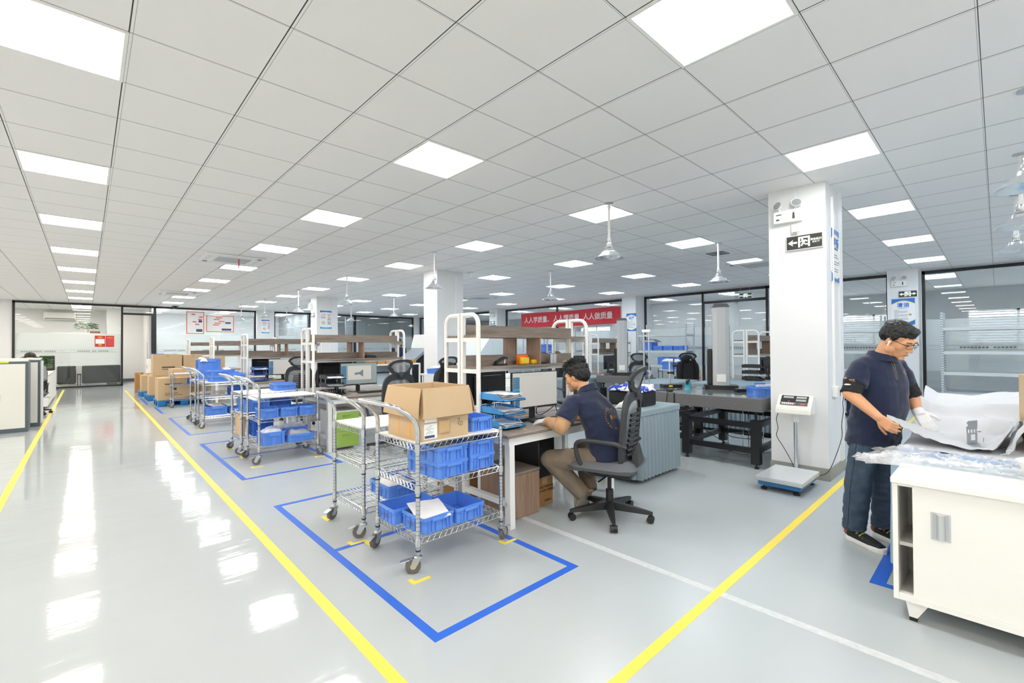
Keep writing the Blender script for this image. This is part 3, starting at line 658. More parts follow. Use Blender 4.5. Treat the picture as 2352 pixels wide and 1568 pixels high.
# ---------- office chair, facing +y ----------
def mk_chair(o):
    for k in range(5):
        a = R(203+72*k-0); c, s = math.cos(a), math.sin(a); m = M.Rotation(a, 4, 'Z')
        B().loft([[(.03, -.03, .075), (.03, .03, .075), (.03, .026, .125), (.03, -.026, .125)], [(.31, -.017, .06), (.31, .017, .06), (.31, .014, .085), (.31, -.014, .085)], [(.33, -.014, .06), (.33, .014, .06), (.33, .012, .08), (.33, -.012, .08)]])._new([]) if 0 else None
        b = B(); b.loft([[(.02, -.034, .07), (.02, .034, .07), (.02, .028, .13), (.02, -.028, .13)], [(.29, -.017, .062), (.29, .017, .062), (.29, .013, .09), (.29, -.013, .09)], [(.33, -.012, .062), (.33, .012, .062), (.33, .01, .082), (.33, -.01, .082)]])
        bmesh.ops.transform(b.bm, matrix=m, verts=b.bm.verts[:]); ar = b.build('base_arm', MBP, o, 50)
        b = B(); b.cyl((.315, -.026, .027), (.315, -.006, .027), .027, n=16).cyl((.315, .006, .027), (.315, .026, .027), .027, n=16).cyl((.315, -.006, .03), (.315, .006, .03), .02, n=10).cyl((.315, 0, .03), (.315, 0, .07), .008, n=8)
        bmesh.ops.transform(b.bm, matrix=m, verts=b.bm.verts[:]); b.build('caster', MBP, ar)
    B().cyl((0, 0, .06), (0, 0, .22), .03, n=16).cyl((0, 0, .22), (0, 0, .36), .016, n=12).build('gas_column', MBP, o)
    B().box(-.1, -.2, .335, .1, .12, .375, .012).build('mechanism', MBP, o); B().tube([(-.1, -.02, .355), (-.27, -.0, .345), (-.29, .0, .345)], .006, 6).build('lever', MCH, o)
    def seat(u, v):
        X = (u-.5)*.48; Y = -.22+v*.46; e = 1-max(abs(2*u-1), abs(2*v-1))**8
        return V((X*(1-.08*(2*v-1)**2), Y, .392+.05*e+.01*(2*u-1)**2-.012*max(0, v-.8)*5*.3))
    B().grid(seat, 14, 14, -.045).build('seat', pm('seat_grey', '63676b', .75), o, 60)
    # back frame: curved plane leaning back
    def back(x, z):       # y of the back surface at height z
        t = (z-.42)/.6; return -.15-.06*t*t-.02*math.sin(t*PI)+.12*x*x*2.2
    def fr(pts, r, nm, mat): B().tube(smooth_path([(x, back(x, z), z) for x, z in pts], 4), r, 8).build(nm, mat, o)
    def ringpts(ws, wt, z0, z1, n=40):
        out = []
        for k in range(n):
            a = 2*PI*k/n; cx = math.copysign(abs(math.cos(a))**.55, math.cos(a)); cz = math.copysign(abs(math.sin(a))**.6, math.sin(a)); z = (z0+z1)/2+cz*(z1-z0)/2
            t = (z-z0)/(z1-z0); out.append(((ws*(1-t)+wt*t)*cx, z))
        return out
    def bandring(po, pi_, th, nm, mat):
        b = B(); n = len(po); A = []; 
        for (x, z), (x2, z2) in zip(po, pi_):
            y = back(x, z); y2 = back(x2, z2)
            A.append([b.bm.verts.new(p) for p in ((x, y+th/2, z), (x2, y2+th/2, z2), (x2, y2-th/2, z2), (x, y-th/2, z))])
        for i in range(n):
            p, q = A[i], A[(i+1) % n]
            for k in range(4): b.bm.faces.new((p[k], p[(k+1) % 4], q[(k+1) % 4], q[k]))
        return b.build(nm, mat, o, 50)
    MF = pm('chair_frame', '34373a', .5); MM = glassmat('chair_mesh', tint=(.55, .57, .6), ior=1.01, frost=.62, fcol=(.32, .34, .36))
    po = ringpts(.225, .25, .40, 1.02); pi_ = ringpts(.165, .20, .5, .94); bandring(po, pi_, .03, 'back_frame', MF)
    def mesh(z0, z1, ws, wt, off):
        def f(u, v):
            z = z0+(z1-z0)*v; w_ = (ws*(1-v)+wt*v)*(1-.35*abs(2*v-1)**6); x = (2*u-1)*w_; return V((x, back(x, z)+off, z))
        return f
    B().grid(mesh(.49, .94, .16, .19, .006), 8, 12).build('back_mesh', MM, o)
    b = B()
    for k in range(9):
        z = .54+k*.038; w_ = .125-.003*k; b.tube([(x*w_, back(x*w_, z)-.012-.03*(1-x*x), z-.012*abs(x)) for x in (-1, -.5, 0, .5, 1)], .0125, 6)
    b.tube([(0, back(0, z)-.04, z) for z in (.5, .6, .7, .8, .88)], .016, 8)
    b.build('lumbar_ribs', MBP, o)
    B().loft([[(-.1, -.2, .36), (.1, -.2, .36), (.1, -.12, .4), (-.1, -.12, .4)], [(-.085, -.255, .46), (.085, -.255, .46), (.085, -.205, .47), (-.085, -.205, .47)], [(-.045, back(0, .6)-.06, .6), (.045, back(0, .6)-.06, .6), (.045, back(0, .6)-.02, .6), (-.045, back(0, .6)-.02, .6)]]).build('back_support', MF, o, 50)
    # headrest
    def hy(x, z): return -.225-.07*max(0, (z-1.02)/.19)**1.2+1.1*x*x
    n = 36; b = B(); A = []
    for k in range(n):
        a = 2*PI*k/n; cx = math.copysign(abs(math.cos(a))**.7, math.cos(a)); sz = math.sin(a); z = 1.10+sz*.10; x = cx*(.165 if sz < 0 else .19); x2 = cx*(.125 if sz < 0 else .15); z2 = 1.10+sz*.068
        A.append([b.bm.verts.new(p) for p in ((x, hy(x, z)+.012, z), (x2, hy(x2, z2)+.012, z2), (x2, hy(x2, z2)-.012, z2), (x, hy(x, z)-.012, z))])
    for i in range(n):
        p, q = A[i], A[(i+1) % n]
        for k in range(4): b.bm.faces.new((p[k], p[(k+1) % 4], q[(k+1) % 4], q[k]))
    b.box(-.03, -.24, .96, .03, -.21, 1.02, .006); hr = b.build('headrest', MF, o, 50)
    def hm(u, v): z = 1.035+.13*v; x = (2*u-1)*.145*(1-.3*abs(2*v-1)**4); return V((x, hy(x, z), z))
    B().grid(hm, 8, 6).build('headrest_mesh', MM, hr)
    for s in (-1, 1):
        p = smooth_path([(s*.2, -.19, .60), (s*.235, -.14, .625), (s*.25, -.08, .635), (s*.255, .06, .64), (s*.255, .16, .625), (s*.25, .185, .585), (s*.245, .17, .5), (s*.23, .13, .42), (s*.17, .09, .37), (s*.09, .06, .36)], 5)
        B().tube(p, [.017]*len(p), 8).build('armrest', MF, o)
GCH = 'mesh office chairs'
place('office_chair', mk_chair, 'grey mesh office chair the seated man in navy is sitting on', 'chair', (3.05, 2.13, 0), R(17), GCH)
chs = [(2.95, 5.5, R(4), 'grey mesh chair behind the open carton, facing the monitor with drawing'), (2.95, 9.2, R(-6), 'grey mesh chair at the third bench behind white shelf posts'),
    (9.0, 5.4, R(-75), 'black mesh chair with high headrest right of the grey gauge column'), (4.42, 6.5, 0, 'black mesh chair at the back of the first bench under the shelf'),
    (9.3, 2.0, R(5), 'dark chair hidden behind the tall grey gauge'), (9.9, 13.6+1.2, R(170), 'dark chair at the distant bench')]
for x, y, rz, t in chs[:4]: dup(PROTO['office_chair'], t, (x, y, 0), rz)
# ---------- monitors, facing -y ----------
def mk_monitor(o, kind=0, W=.56, Hh=.325):
    z0 = .10
    B().box(-W/2, 0, z0, W/2, .028, z0+Hh, .004).box(-W*.35, .028, z0+.06, W*.35, .05, z0+Hh-.05, .008).build('casing', MBP, o)
    B().box(-.028, .04, .01, .028, .062, z0+.14).build('stand', MBP, o); B().box(-.11, -.02, 0, .11, .13, .01, .003).build('base', MBP, o)
    if kind in (0, 1):
        w_ = W/2-.007; za, zb = z0+.018, z0+Hh-.007
        s = B().box(-w_, -.0012, za, w_, .001, zb).build('display', MSCR if kind == 0 else MSCD, o, 0)
        B().box(-w_+.003, -.002, za+.004, -w_+.078, -.001, zb-.035).build('menu_panel', MSCB, s, 0)
        if kind == 0:
            b = B(); rr = random.Random(5)
            for k in range(12): b.box(-w_+.09+k*.022, -.002, zb-.02-.006*(k % 2), -w_+.10+k*.022, -.001, zb-.016-.006*(k % 2))
            for k in range(7): b.box(-w_+.012, -.0028, zb-.05-k*.018, -w_+.035, -.002, zb-.046-k*.018)
            b.build('icons', pm('icon_grey', '8d9aa2', .5) if 'icon_grey' not in D.materials else D.materials['icon_grey'], s, 0)
            B().box(-w_+.003, -.0026, za+.15, -w_+.078, -.002, za+.165).build('menu_highlight', MCYN, s, 0)
        else:
            B().box(-w_+.10, -.002, za+.06, w_-.09, -.001, zb-.035).build('drawing_page', MSCR, s, 0)
            B().prism([(-.07, za+.13), (0, za+.13+.01), (.06, za+.10), (.06, za+.21), (0, za+.17), (-.07, za+.165)], -.003, -.002, 'y').build('part_drawing', pm('drawing_grey', '7d8686', .5), s, 0)
    B().box(-.012, -.0014, z0+.004, .012, .0, z0+.012).build('badge', MZN, o, 0)
GM = 'desk monitors'
def mon(kind, lb, x, y, rz, z=ZD): return place('monitor|%d' % kind, lambda o: mk_monitor(o, kind), lb, 'monitor', (x, y, z), rz, GM)
mon(0, 'monitor with pale document screen in front of the seated man', 2.945, 2.84, R(-2))
mon(2, 'black monitor standing behind the seated man\'s monitor', 2.84, 3.42, R(188))
mon(1, 'monitor showing a grey part drawing, second bench', 2.93, 6.42, R(0))
mon(2, 'black monitor with its back seen left of the drawing monitor', 2.80, 7.0, R(186))
mon(0, 'monitor with pale screen at the third bench', 2.95, 10.0, R(0))
mon(2, 'black monitor seen side-on left of the pale screen, third bench', 2.78, 10.6, R(184))
mon(2, 'dark monitor turned away on the far right bench', 9.45, 3.05, R(180))
mon(1, 'grey-screened monitor cut off by the white pillar', 9.95, 2.8, R(-35))
mon(2, 'black monitor beside the grey screen, bench behind gauges', 9.15, 6.35, R(8))
mon(1, 'grey-screened monitor on the bench behind the gauge column', 9.72, 6.35, R(-28))
# ---------- small things on and under the nearest desk ----------
def mk_tray(o, mat=MBLT, tiers=3, w=.24, d=.32):
    for k in range(tiers):
        z = .012+k*.105; b = B(); b.box(0, 0, z, w, d, z+.005)
        for k2 in range(9): b.box(.012+k2*.025, d-.006, z, .026+k2*.025, d, z+.05); 
        b.box(0, d-.006, z+.045, w, d, z+.055)
        for x in (0, w-.006): 
            b.prism([(0, z), (d, z), (d, z+.055), (.09, z+.055), (.03, z+.02), (0, z+.016)], x, x+.006, 'x')
        b.box(0, 0, z, w, .006, z+.012); b.build('tray', mat, o, 0)
    for x in (.008, w-.008):
        for y in (.12, d-.04): B().cyl((x, y, 0), (x, y, .012+(tiers-1)*.105), .003, n=6).build('riser', MZN, o)
place('letter_tray', mk_tray, 'blue three-tier letter tray on the desk left of the pale monitor', 'letter tray', (2.34, 2.60, ZD), 0, 'letter trays')
for k, (dz, t) in enumerate(((.226, 'thick stack of rumpled papers on the top tier of the blue tray'), (.121, 'papers drooping over the middle tier of the blue tray'), (.016, 'plastic wrapped papers on the lowest tier of the blue tray'))):
    for j in range(1):
        o = thing('paper_stack', t, 'papers', (2.46, 2.76, ZD+dz+.004)); rr = random.Random(k)
        for i in range(7 if k == 0 else 4):
            sd = rr.random()*9
            def f(u, v): return V(((u-.5)*.21, (v-.5)*.29, .006*i+.006+.009*NZ.noise(V((u*3+sd, v*3, sd)))))
            q = B().grid(f, 6, 6, .001).build('sheet', MPAPB if i % 2 else MPAP, o, 60); q.rotation_euler = (0, 0, (rr.random()-.5)*.3)
MTB = pm('tray_black', '2a2b2d', .5)
place('letter_tray|b', lambda o: mk_tray(o, MTB), 'black three-tier letter tray on the second bench', 'letter tray', (2.36, 6.12, ZD), 0, 'letter trays')
place('letter_tray|d', lambda o: mk_tray(o, MBLUE2), 'dark blue letter tray with papers on the third bench', 'letter tray', (2.36, 9.75, ZD), 0, 'letter trays')
place('letter_tray|b', None, 'black letter tray seen left of the far right bench posts', 'letter tray', (8.4, 2.75, .7425), .1, 'letter trays'); place('letter_tray|b', None, 'black letter tray beside the grey screen, far right bench', 'letter tray', (9.0, 2.62, ZD), -.3, 'letter trays')
place('letter_tray|b', None, 'black letter tray on the bench behind the gauge column', 'letter tray', (8.93, 5.97, ZD+.0), .0, 'letter trays')
for x, y, z, t in ((2.48, 6.28, ZD+.23, 'loose papers on the black tray of the second bench'), (2.48, 9.9, ZD+.23, 'loose papers on the dark blue tray of the third bench'), (2.48, 6.28, ZD+.125, 'blue folder and papers in the middle of the black tray')):
    sheet('paper_stack', t, 'papers', x, y, z, .22, .3, MPAPB, .1, .012, x*3)
def mk_keyboard(o):
    B().box(-.22, -.065, 0, .22, .065, .016, .003).build('case', MBP, o); b = B()
    for r_ in range(5):
        for c in range(15): b.box(-.205+c*.0275, -.055+r_*.0225, .016, -.182+c*.0275, -.036+r_*.0225, .023)
    b.build('keys', pm('key_black', '303236', .5), o, 0)
place('keyboard', mk_keyboard, 'black keyboard in front of the pale document monitor', 'keyboard', (3.16, 2.70, ZD), R(6), 'keyboards')
place('keyboard', None, 'black keyboard in front of the drawing monitor', 'keyboard', (3.05, 6.2, ZD), R(0), 'keyboards')
place('keyboard', None, 'black keyboard lying on the bench behind the gauges', 'keyboard', (9.55, 6.08, ZD), R(-20), 'keyboards')
o = thing('mouse', 'black computer mouse under the gloved hand', 'mouse', (2.80, 2.72, ZD)); B().sph((0, 0, .008), (.03, .052, .022)).build('shell', MBP, o); B().cyl((0, .028, .026), (0, .034, .03), .006, n=8).build('wheel', MGP, o)
tag(B().box(-.11, -.06, 0, .11, .06, .03, .004).build('black_box', MBLK, None, loc=(2.72, 2.86, ZD)), 'flat black box on the desk between the trays and the monitor', 'box')
sheet('paper', 'white slip of paper under the seated man\'s forearm', 'paper', 2.85, 2.60, ZD+.001, .2, .1, MPAP, .3, .001, 2)
for x, y, t in ((2.52, 2.55, 'yellow sticker on the desk edge below the blue tray'), (2.66, 2.70, 'yellow sticker on the desk between tray and mouse')):
    tag(B().box(-.018, -.01, 0, .018, .01, .001).build('sticker', MYEL, None, 0, loc=(x, y, ZD)), t, 'sticker')
o = thing('pen_cup', 'clear orange pen cup with scissors beside the seated man', 'pen cup', (3.36, 2.80, ZD)); B().lathe([(.036, 0), (.04, .1), (.037, .1), (.033, .004)], n=16).build('cup', pm('amber_plastic', '8a4a1c', .2), o)
B().tube([(.0, .0, .02), (.0, .01, .13)], .004).tube([(.0+.016*math.cos(t*.6), .012, .155+.026*math.sin(t*.6)) for t in range(11)], .004, 6).tube([(.03+.014*math.cos(t*.6), .018, .15+.024*math.sin(t*.6)) for t in range(11)], .004, 6).build('scissors', pm('scissor_blue', '2e3f9a', .4), o)
B().box(.012, -.02, .01, .03, -.005, .15).build('orange_knife', pm('knife_orange', 'f08a1e', .4), o); B().cyl((-.015, -.01, .01), (-.025, -.015, .13), .004, n=6).build('pen', MBLK, o)
def cable(lb, pts, r=.004, name='cable', mat=MBLK): return tag(B().tube(smooth_path(pts), r, 6).build(name, mat), lb, 'cable')
cable('thin black cables looped behind the pale monitor', [(3.02, 2.9, ZD+.1), (3.05, 2.93, ZD+.03), (3.15, 2.96, ZD+.008), (3.25, 2.93, ZD+.06), (3.27, 2.9, ZD+.09), (3.3, 2.9, ZD+.03), (3.35, 2.92, ZD+.008)])
# shelf goods of the nearest rack
zs = 1.196
o = thing('hole_punch', 'black hole punch on the lower shelf of the nearest rack', 'hole punch', (2.64, 2.98, zs)); B().box(-.06, -.03, 0, .07, .03, .012, .003).build('foot', MBLK, o); B().prism([(-.05, .012), (-.05, .03), (.05, .075), (.075, .072), (.08, .05), (.05, .055)], -.02, .02, 'y').build('handle', MBP, o); B().cyl((.055, 0, .012), (.06, 0, .055), .01, n=10).build('pin', MZN, o)
o = thing('tape_dispenser', 'orange and yellow tape dispenser on the lower shelf of nearest rack', 'tape dispenser', (2.93, 2.98, zs)); B().box(-.065, .012, 0, .075, .03, .088, .004).build('back_plate', pm('dispenser_orange', 'f2692a', .35), o); B().box(-.055, -.025, 0, .06, .012, .066, .008).build('body', pm('dispenser_yellow', 'f2c21a', .3), o)
o = thing('tape_dispenser', 'small yellow tape dispenser beside the orange one', 'tape dispenser', (3.06, 2.96, zs)); B().box(-.045, -.02, 0, .045, .02, .04, .008).build('body', D.materials['dispenser_yellow'], o); B().box(.02, -.022, .008, .035, -.018, .025).build('slot', MBLK, o)
for x, t in ((3.33, 'left'), (3.38, 'right')): tag(B().lathe([(.024, 0), (.024, .085), (.014, .086), (.014, 0)], n=16).build('tape_roll', MZN, None, loc=(x, 3.0, zs)), '%s grey tape roll standing on the lower shelf of the nearest rack' % t, 'tape roll', 'grey tape rolls')
tag(B().box(-.07, -.02, 0, .07, .02, .015, .003).build('foam_pad', pm('cream_foam', 'e3d9b8', .7), None, loc=(3.56, 2.97, zs)), 'cream foam pad at the right end of the lower shelf', 'pad')
tag(B().box(-.05, -.02, 0, .05, .02, .012, .004).build('black_knife', MBLK, None, loc=(3.18, 2.95, zs)), 'small black tool beside the yellow dispenser', 'tool')
tag(B().prism([(-.09, 0), (.09, 0), (.07, .035), (-.06, .05)], -.04, .04, 'y').build('stapler', MBP, None, loc=(3.2, 6.62, zs)), 'black stapler on the lower shelf of the second rack', 'stapler')
# under the nearest desk
o = thing('wooden_cabinet', 'brown oak pedestal cabinet under the nearest desk', 'cabinet', (2.45, 2.60, 0)); B().box(0, 0, .0, .28, .42, .345).build('body', MWDV, o, 0); B().box(-.004, -.006, .345, .284, .424, .365).build('top', MDTOP, o, 0); B().box(.005, -.008, .01, .275, 0, .34).build('door', MWDV, o, 0)
c = carton('brown carton with upside-down print under the desk behind the oak cabinet', 2.875, 2.84, 0, .21, .34, .25, 0, None, None, MCBD); 
text('Quality parts made\nbetween United', .032, MINK, c, (.0, -.1715, .14), (R(90), R(180), 0))
text('CHINA', .03, MINK, c, (.04, -.1715, .04), (R(90), R(180), 0))
tag(B().box(0, 0, 0, .2, .42, .36, .006).build('computer_tower', MBLK, None, loc=(2.77, 2.64, .251)), 'black computer tower on the carton under the nearest desk', 'computer')
tag(carton('plain brown carton under the nearest desk behind the wire cart', 2.5, 3.42, 0, .2, .36, .3, 0, None, None, MCBD), 'plain brown carton under the nearest desk behind the wire cart', 'box')
# green drawer units
def mk_drawers(o, mat=MGRN):
    B().box(0, 0, .03, .36, .42, .5).build('body', MWS, o, 0); B().box(-.004, -.004, .5, .364, .424, .515).build('top', MWP, o, 0)
    for k, (a, b_) in enumerate(((.04, .24), (.245, .37), (.375, .495))):
        dr = B().box(.004, -.014, a, .356, 0, b_, .002).build('drawer', mat, o, 0)
        B().tube([(.13, -.014, b_-.045), (.13, -.03, b_-.045), (.23, -.03, b_-.045), (.23, -.014, b_-.045)], .005, 6).build('handle', MALU, dr)
place('drawer_unit', mk_drawers, 'green fronted drawer unit under the second bench', 'drawer unit', (2.36, 5.98, 0), 0, None)
# ---------- skirted tables ----------
def mk_skirted(o, L, W, z=.72, seed=1, pitch=.068):
    B().box(0, 0, z-.03, L, W, z-.004).build('tabletop', MWP, o, 0)
    per = 2*(L+W); n = int(per/pitch)*8
    def P(s, off):
        s %= per; c = .012
        if s < L: q, nn = (s, 0), (0, -1)
        elif s < L+W: q, nn = (L, s-L), (1, 0)
        elif s < 2*L+W: q, nn = (L-(s-L-W), W), (0, 1)
        else: q, nn = (0, W-(s-2*L-W)), (-1, 0)
        return q[0]+nn[0]*off, q[1]+nn[1]*off
    b = B(); rows = []
    for k, zz in enumerate((z-.06, z-.09, z*.5, .07, .045)):
        row = []
        for i in range(n):
            ph = i/8; fr = ph % 1; a = (.010+.012*min(1, k/3)); off = .012+a*(math.sin(2*PI*fr)*.7+.5*math.sin(4*PI*fr+.8))+(.006*NZ.noise(V((ph*.35, zz*2, seed))) if k > 1 else 0)+.02*k/4
            x, y = P(per*i/n, off); row.append(b.bm.verts.new((x, y, zz)))
        rows.append(row)
    for a, c in zip(rows, rows[1:]):
        for i in range(n): b.bm.faces.new((a[i], a[(i+1) % n], c[(i+1) % n], c[i]))
    b.build('pleated_skirt', MCURT, o, 60)
    def top(u, v):
        X = -.022+u*(L+.044); Y = -.022+v*(W+.044); return V((X, Y, z+.002*NZ.noise(V((X*5, Y*5, seed)))))
    b = B(); b.box(-.024, -.024, z-.07, L+.024, W+.024, z+.002, .012); b.build('cloth_top', MCURT, o, 30)
t = thing('skirted_table', 'table with pleated grey-blue skirt right behind the office chair', 'table', (3.95, 2.42, 0)); mk_skirted(t, .8, .62)
t = thing('skirted_table', 'distant skirted grey table right of the pale monitor', 'table', (6.9, 5.62, 0)); mk_skirted(t, .9, .9, .72, 2)
t = thing('skirted_table', 'skirted grey table beyond the granite slabs, seen under them', 'table', (7.3, 2.2, 0)); mk_skirted(t, 1.5, 1.3, .74, 3)
t = thing('skirted_table', 'skirted grey table between the gauge stand and the second granite slab', 'table', (6.9, 3.75, 0)); mk_skirted(t, 1.2, .7, .73, 4)
tag(B().box(0, 0, 0, .28, .42, .15, .01).build('black_case', MBLK, None, loc=(4.2, 2.52, .723)), 'black case behind the seated man on the skirted table', 'case')
o = lump('cloth_pile', 'pile of blue and white fabric on the black case', 'cloth', 4.34, 2.73, .874, .34, .44, .07, pm('blue_white_cloth', '3c55c4', .8), 3); nt = D.materials['blue_white_cloth'].node_tree
tc = nd(nt, 'ShaderNodeTexCoord'); vn = nd(nt, 'ShaderNodeTexNoise', i_Scale=14.0, i_Detail=2.0); cr = nd(nt, 'ShaderNodeValToRGB'); cr.color_ramp.interpolation = 'CONSTANT'; cr.color_ramp.elements[0].color = lin('2b46b8'); cr.color_ramp.elements[1].color = lin('f0f2f6'); cr.color_ramp.elements[1].position = .52
nt.links.new(tc.outputs['Object'], vn.inputs['Vector']); nt.links.new(vn.outputs[0], cr.inputs[0]); nt.links.new(cr.outputs[0], nt.nodes['Principled BSDF'].inputs['Base Color'])
lump('plastic_bag', 'white bag lying behind the seated man on the skirted table', 'bag', 4.05, 2.6, .723, .2, .2, .1, MPAP, 8)
# ---------- granite surface plates ----------
def mk_granite(o, L, W):
    b = B(); b.box(0, 0, .635, L, W, .779, .004); b.build('slab', MGRAN, o, 0); B().box(.004, .004, .779, L-.004, W-.004, .7805).build('polished_top', MGRANT, o, 0)
    for x in (.07, L-.16):
        for y in (.05, W-.14):
            lg = B().box(x, y, .05, x+.09, y+.09, .53).build('leg', MBLK, o, 0); B().cyl((x+.045, y+.045, .53), (x+.045, y+.045, .60), .014, n=10).cyl((x+.045, y+.045, .60), (x+.045, y+.045, .635), .026, n=12).build('jack', MBLK, lg); B().cyl((x+.045, y+.045, .012), (x+.045, y+.045, .05), .01, n=8).cyl((x+.045, y+.045, 0), (x+.045, y+.045, .014), .024, n=12).build('foot', MBLK, lg)
    for z in (.16, .44):
        B().box(.09, .08, z, L-.09, .13, z+.06).box(.09, W-.11, z, L-.09, W-.06, z+.06).box(.09, .14, z, .14, W-.14, z+.06).box(L-.14, .14, z, L-.09, W-.14, z+.06).build('rail', MBLK, o, 0)
place('granite_table|1', lambda o: mk_granite(o, 1.3, .98), 'granite surface plate on a black steel stand beside the white pillar', 'granite table', (5.27, 1.735, 0))
place('granite_table|2', lambda o: mk_granite(o, 1.0, .98), 'granite surface plate left of the first, carrying the twin-rod gauge', 'granite table', (5.27, 2.735, 0))
place('granite_table|3', lambda o: mk_granite(o, .8, .8), 'granite plate under the tall gauge behind the office chair headrest', 'granite table', (7.45, 4.7, 0))
ZG = .7805
def mk_gauge(o):
    B().prism([(-.2, -.11), (-.15, -.16), (.15, -.16), (.2, -.11), (.2, .12), (-.2, .12)], 0, .055, 'z').build('base', MBLK, o, 0)
    B().prism([(-.1, -.10), (-.05, -.125), (.05, -.125), (.1, -.10), (.1, .08), (-.1, .08)], .055, 1.08, 'z').build('column', pm('gauge_grey', 'b9bcbd', .45) if 'gauge_grey' not in D.materials else D.materials['gauge_grey'], o, 0)
    B().loft([[(-.105, -.13, 1.08), (.105, -.13, 1.08), (.105, .085, 1.08), (-.105, .085, 1.08)], [(-.075, -.1, 1.125), (.075, -.1, 1.125), (.075, .06, 1.125), (-.075, .06, 1.125)]]).build('cap', MGP, o, 0)
    B().box(.1, -.03, .06, .112, .05, .85).build('guide_rail', MGP, o, 0); B().box(-.06, -.129, .1, .05, -.1265, .2).build('type_label', MWP, o, 0); B().box(-.16, -.02, .055, -.102, .1, .53, .008).build('rear_cover', MBP, o, 0)
place('height_gauge', mk_gauge, 'tall grey height gauge standing on the granite plate near the pillar', 'gauge', (6.17, 2.53, ZG), R(-62), 'tall grey gauges')
place('height_gauge', None, 'tall grey height gauge rising behind the office chair', 'gauge', (7.80, 5.12, ZG), R(-58), 'tall grey gauges')
o = thing('twin_rod_gauge', 'slim twin-rod height gauge with blue dial on the granite plate', 'gauge', (5.6, 3.3, ZG), R(-60)); B().box(-.1, -.075, 0, .1, .075, .05, .006).build('base', MWP, o); B().cyl((-.025, 0, .05), (-.025, 0, .78), .011).cyl((.04, 0, .05), (.04, 0, .78), .009).build('rods', MZN, o); B().box(-.05, -.02, .76, .06, .02, .8, .004).build('cap', MWP, o); B().box(-.045, -.03, .16, .065, .03, .24, .006).build('slide', MZN, o); B().cyl((-.01, -.05, .2), (-.01, -.03, .2), .046, n=24).build('dial', pm('dial_violet', '5560a0', .5), o); B().cyl((-.01, -.055, .2), (-.01, -.05, .2), .02, n=16).build('knob', MBLK, o)
o = thing('indicator_stand', 'magnetic indicator stand with black clamps on a black block', 'stand', (5.93, 3.12, ZG), R(-40)); B().box(-.12, -.08, 0, .14, .08, .045, .004).build('block', MBLK, o); B().box(-.05, -.0815, .012, .0, -.08, .034).build('yellow_label', MYEL, o); B().cyl((0, .02, .045), (0, .02, .36), .013).build('rod', MALU, o)
B().cyl((-.03, .02, .2), (.06, .02, .2), .016).cyl((.06, .02, .17), (.06, .02, .40), .008).cyl((.04, .0, .3), (.1, .0, .3), .018).sph((.1, .01, .31), .025).build('clamps', MBP, o)
o = thing('bench_clamp', 'small turquoise clamp on the granite plate below the black jacket', 'clamp', (5.86, 2.83, ZG), .3); MTQ = pm('clamp_turquoise', '3aa0b4', .4); B().prism([(-.06, 0), (.06, 0), (.03, .05), (.035, .09), (-.03, .09), (-.03, .05)], -.035, .035, 'y').build('body', MTQ, o); B().cyl((-.09, 0, .075), (.09, 0, .075), .014).sph((-.07, 0, .10), .022).sph((.06, 0, .11), .02).build('jaws', MBP, o); B().cyl((.08, 0, .08), (.22, .02, .1), .006).build('lever', MZN, o)
o = thing('steel_block', 'flat black steel block on the granite plate right of the gauge', 'block', (5.92, 2.16, ZG), R(-45)); B().box(-.09, -.04, 0, .09, .04, .04, .002).build('body', MBLK, o)
tag(B().box(-.035, -.03, 0, .035, .03, .03, .004).build('adapter', MBLK, None, loc=(5.38, 2.84, ZG)), 'small black adapter at the edge of the granite seam', 'adapter')
cable('black cable hanging from the granite seam down to the floor', [(5.40, 2.84, ZG+.012), (5.3, 2.82, ZG+.012), (5.262, 2.81, ZG-.02), (5.255, 2.79, .6), (5.3, 2.5, .45), (5.6, 2.2, .18), (6.2, 1.95, .02), (7.0, 1.9, .006)], .004)
cable('thin black cable running across the granite plate top', [(5.4, 3.2, ZG+.005), (5.36, 3.05, ZG+.005), (5.42, 2.95, ZG+.005), (5.38, 2.86, ZG+.012)], .004)
bin_('blue bin of tools on the granite plate partly behind the white pillar', 5.78, 1.86, ZG, .36, .2, .1, R(-45), None)
o = thing('parts_caliper', 'white and blue measuring tool lying in the bin on the granite plate', 'tool', (5.78, 1.88, ZG+.06), R(-45)); B().box(-.08, -.03, 0, .1, .03, .06, .008).build('body', MWP, o); B().box(-.1, -.02, .06, .02, .02, .08, .006).build('grip', MBLT, o)
o = thing('wire_stool', 'chrome wire ring stool under the granite plate', 'stool', (6.05, 2.18, 0))
for z, r_ in ((.03, .2), (.22, .2), (.56, .2)): B().tube([(r_*math.cos(a*PI/12), r_*math.sin(a*PI/12), z) for a in range(24)], .006, 6, closed=True).build('ring', MCH, o)
b = B()
for k in range(4): a = k*PI/2+.5; b.cyl((.2*math.cos(a), .2*math.sin(a), 0), (.2*math.cos(a), .2*math.sin(a), .57), .006, n=6)
b.build('rods', MCH, o)
for i, (x, y) in enumerate(((5.75, 2.95), (5.84, 2.72), (5.5, 2.0))): tag(B().box(-.03, -.012, 0, .03, .012, .001).build('sticker', MYEL, None, 0, loc=(x, y, ZG)), 'yellow sticker on the granite top %s' % ('left of the turquoise clamp', 'right of the turquoise clamp', 'near the blue tool bin')[i], 'sticker')
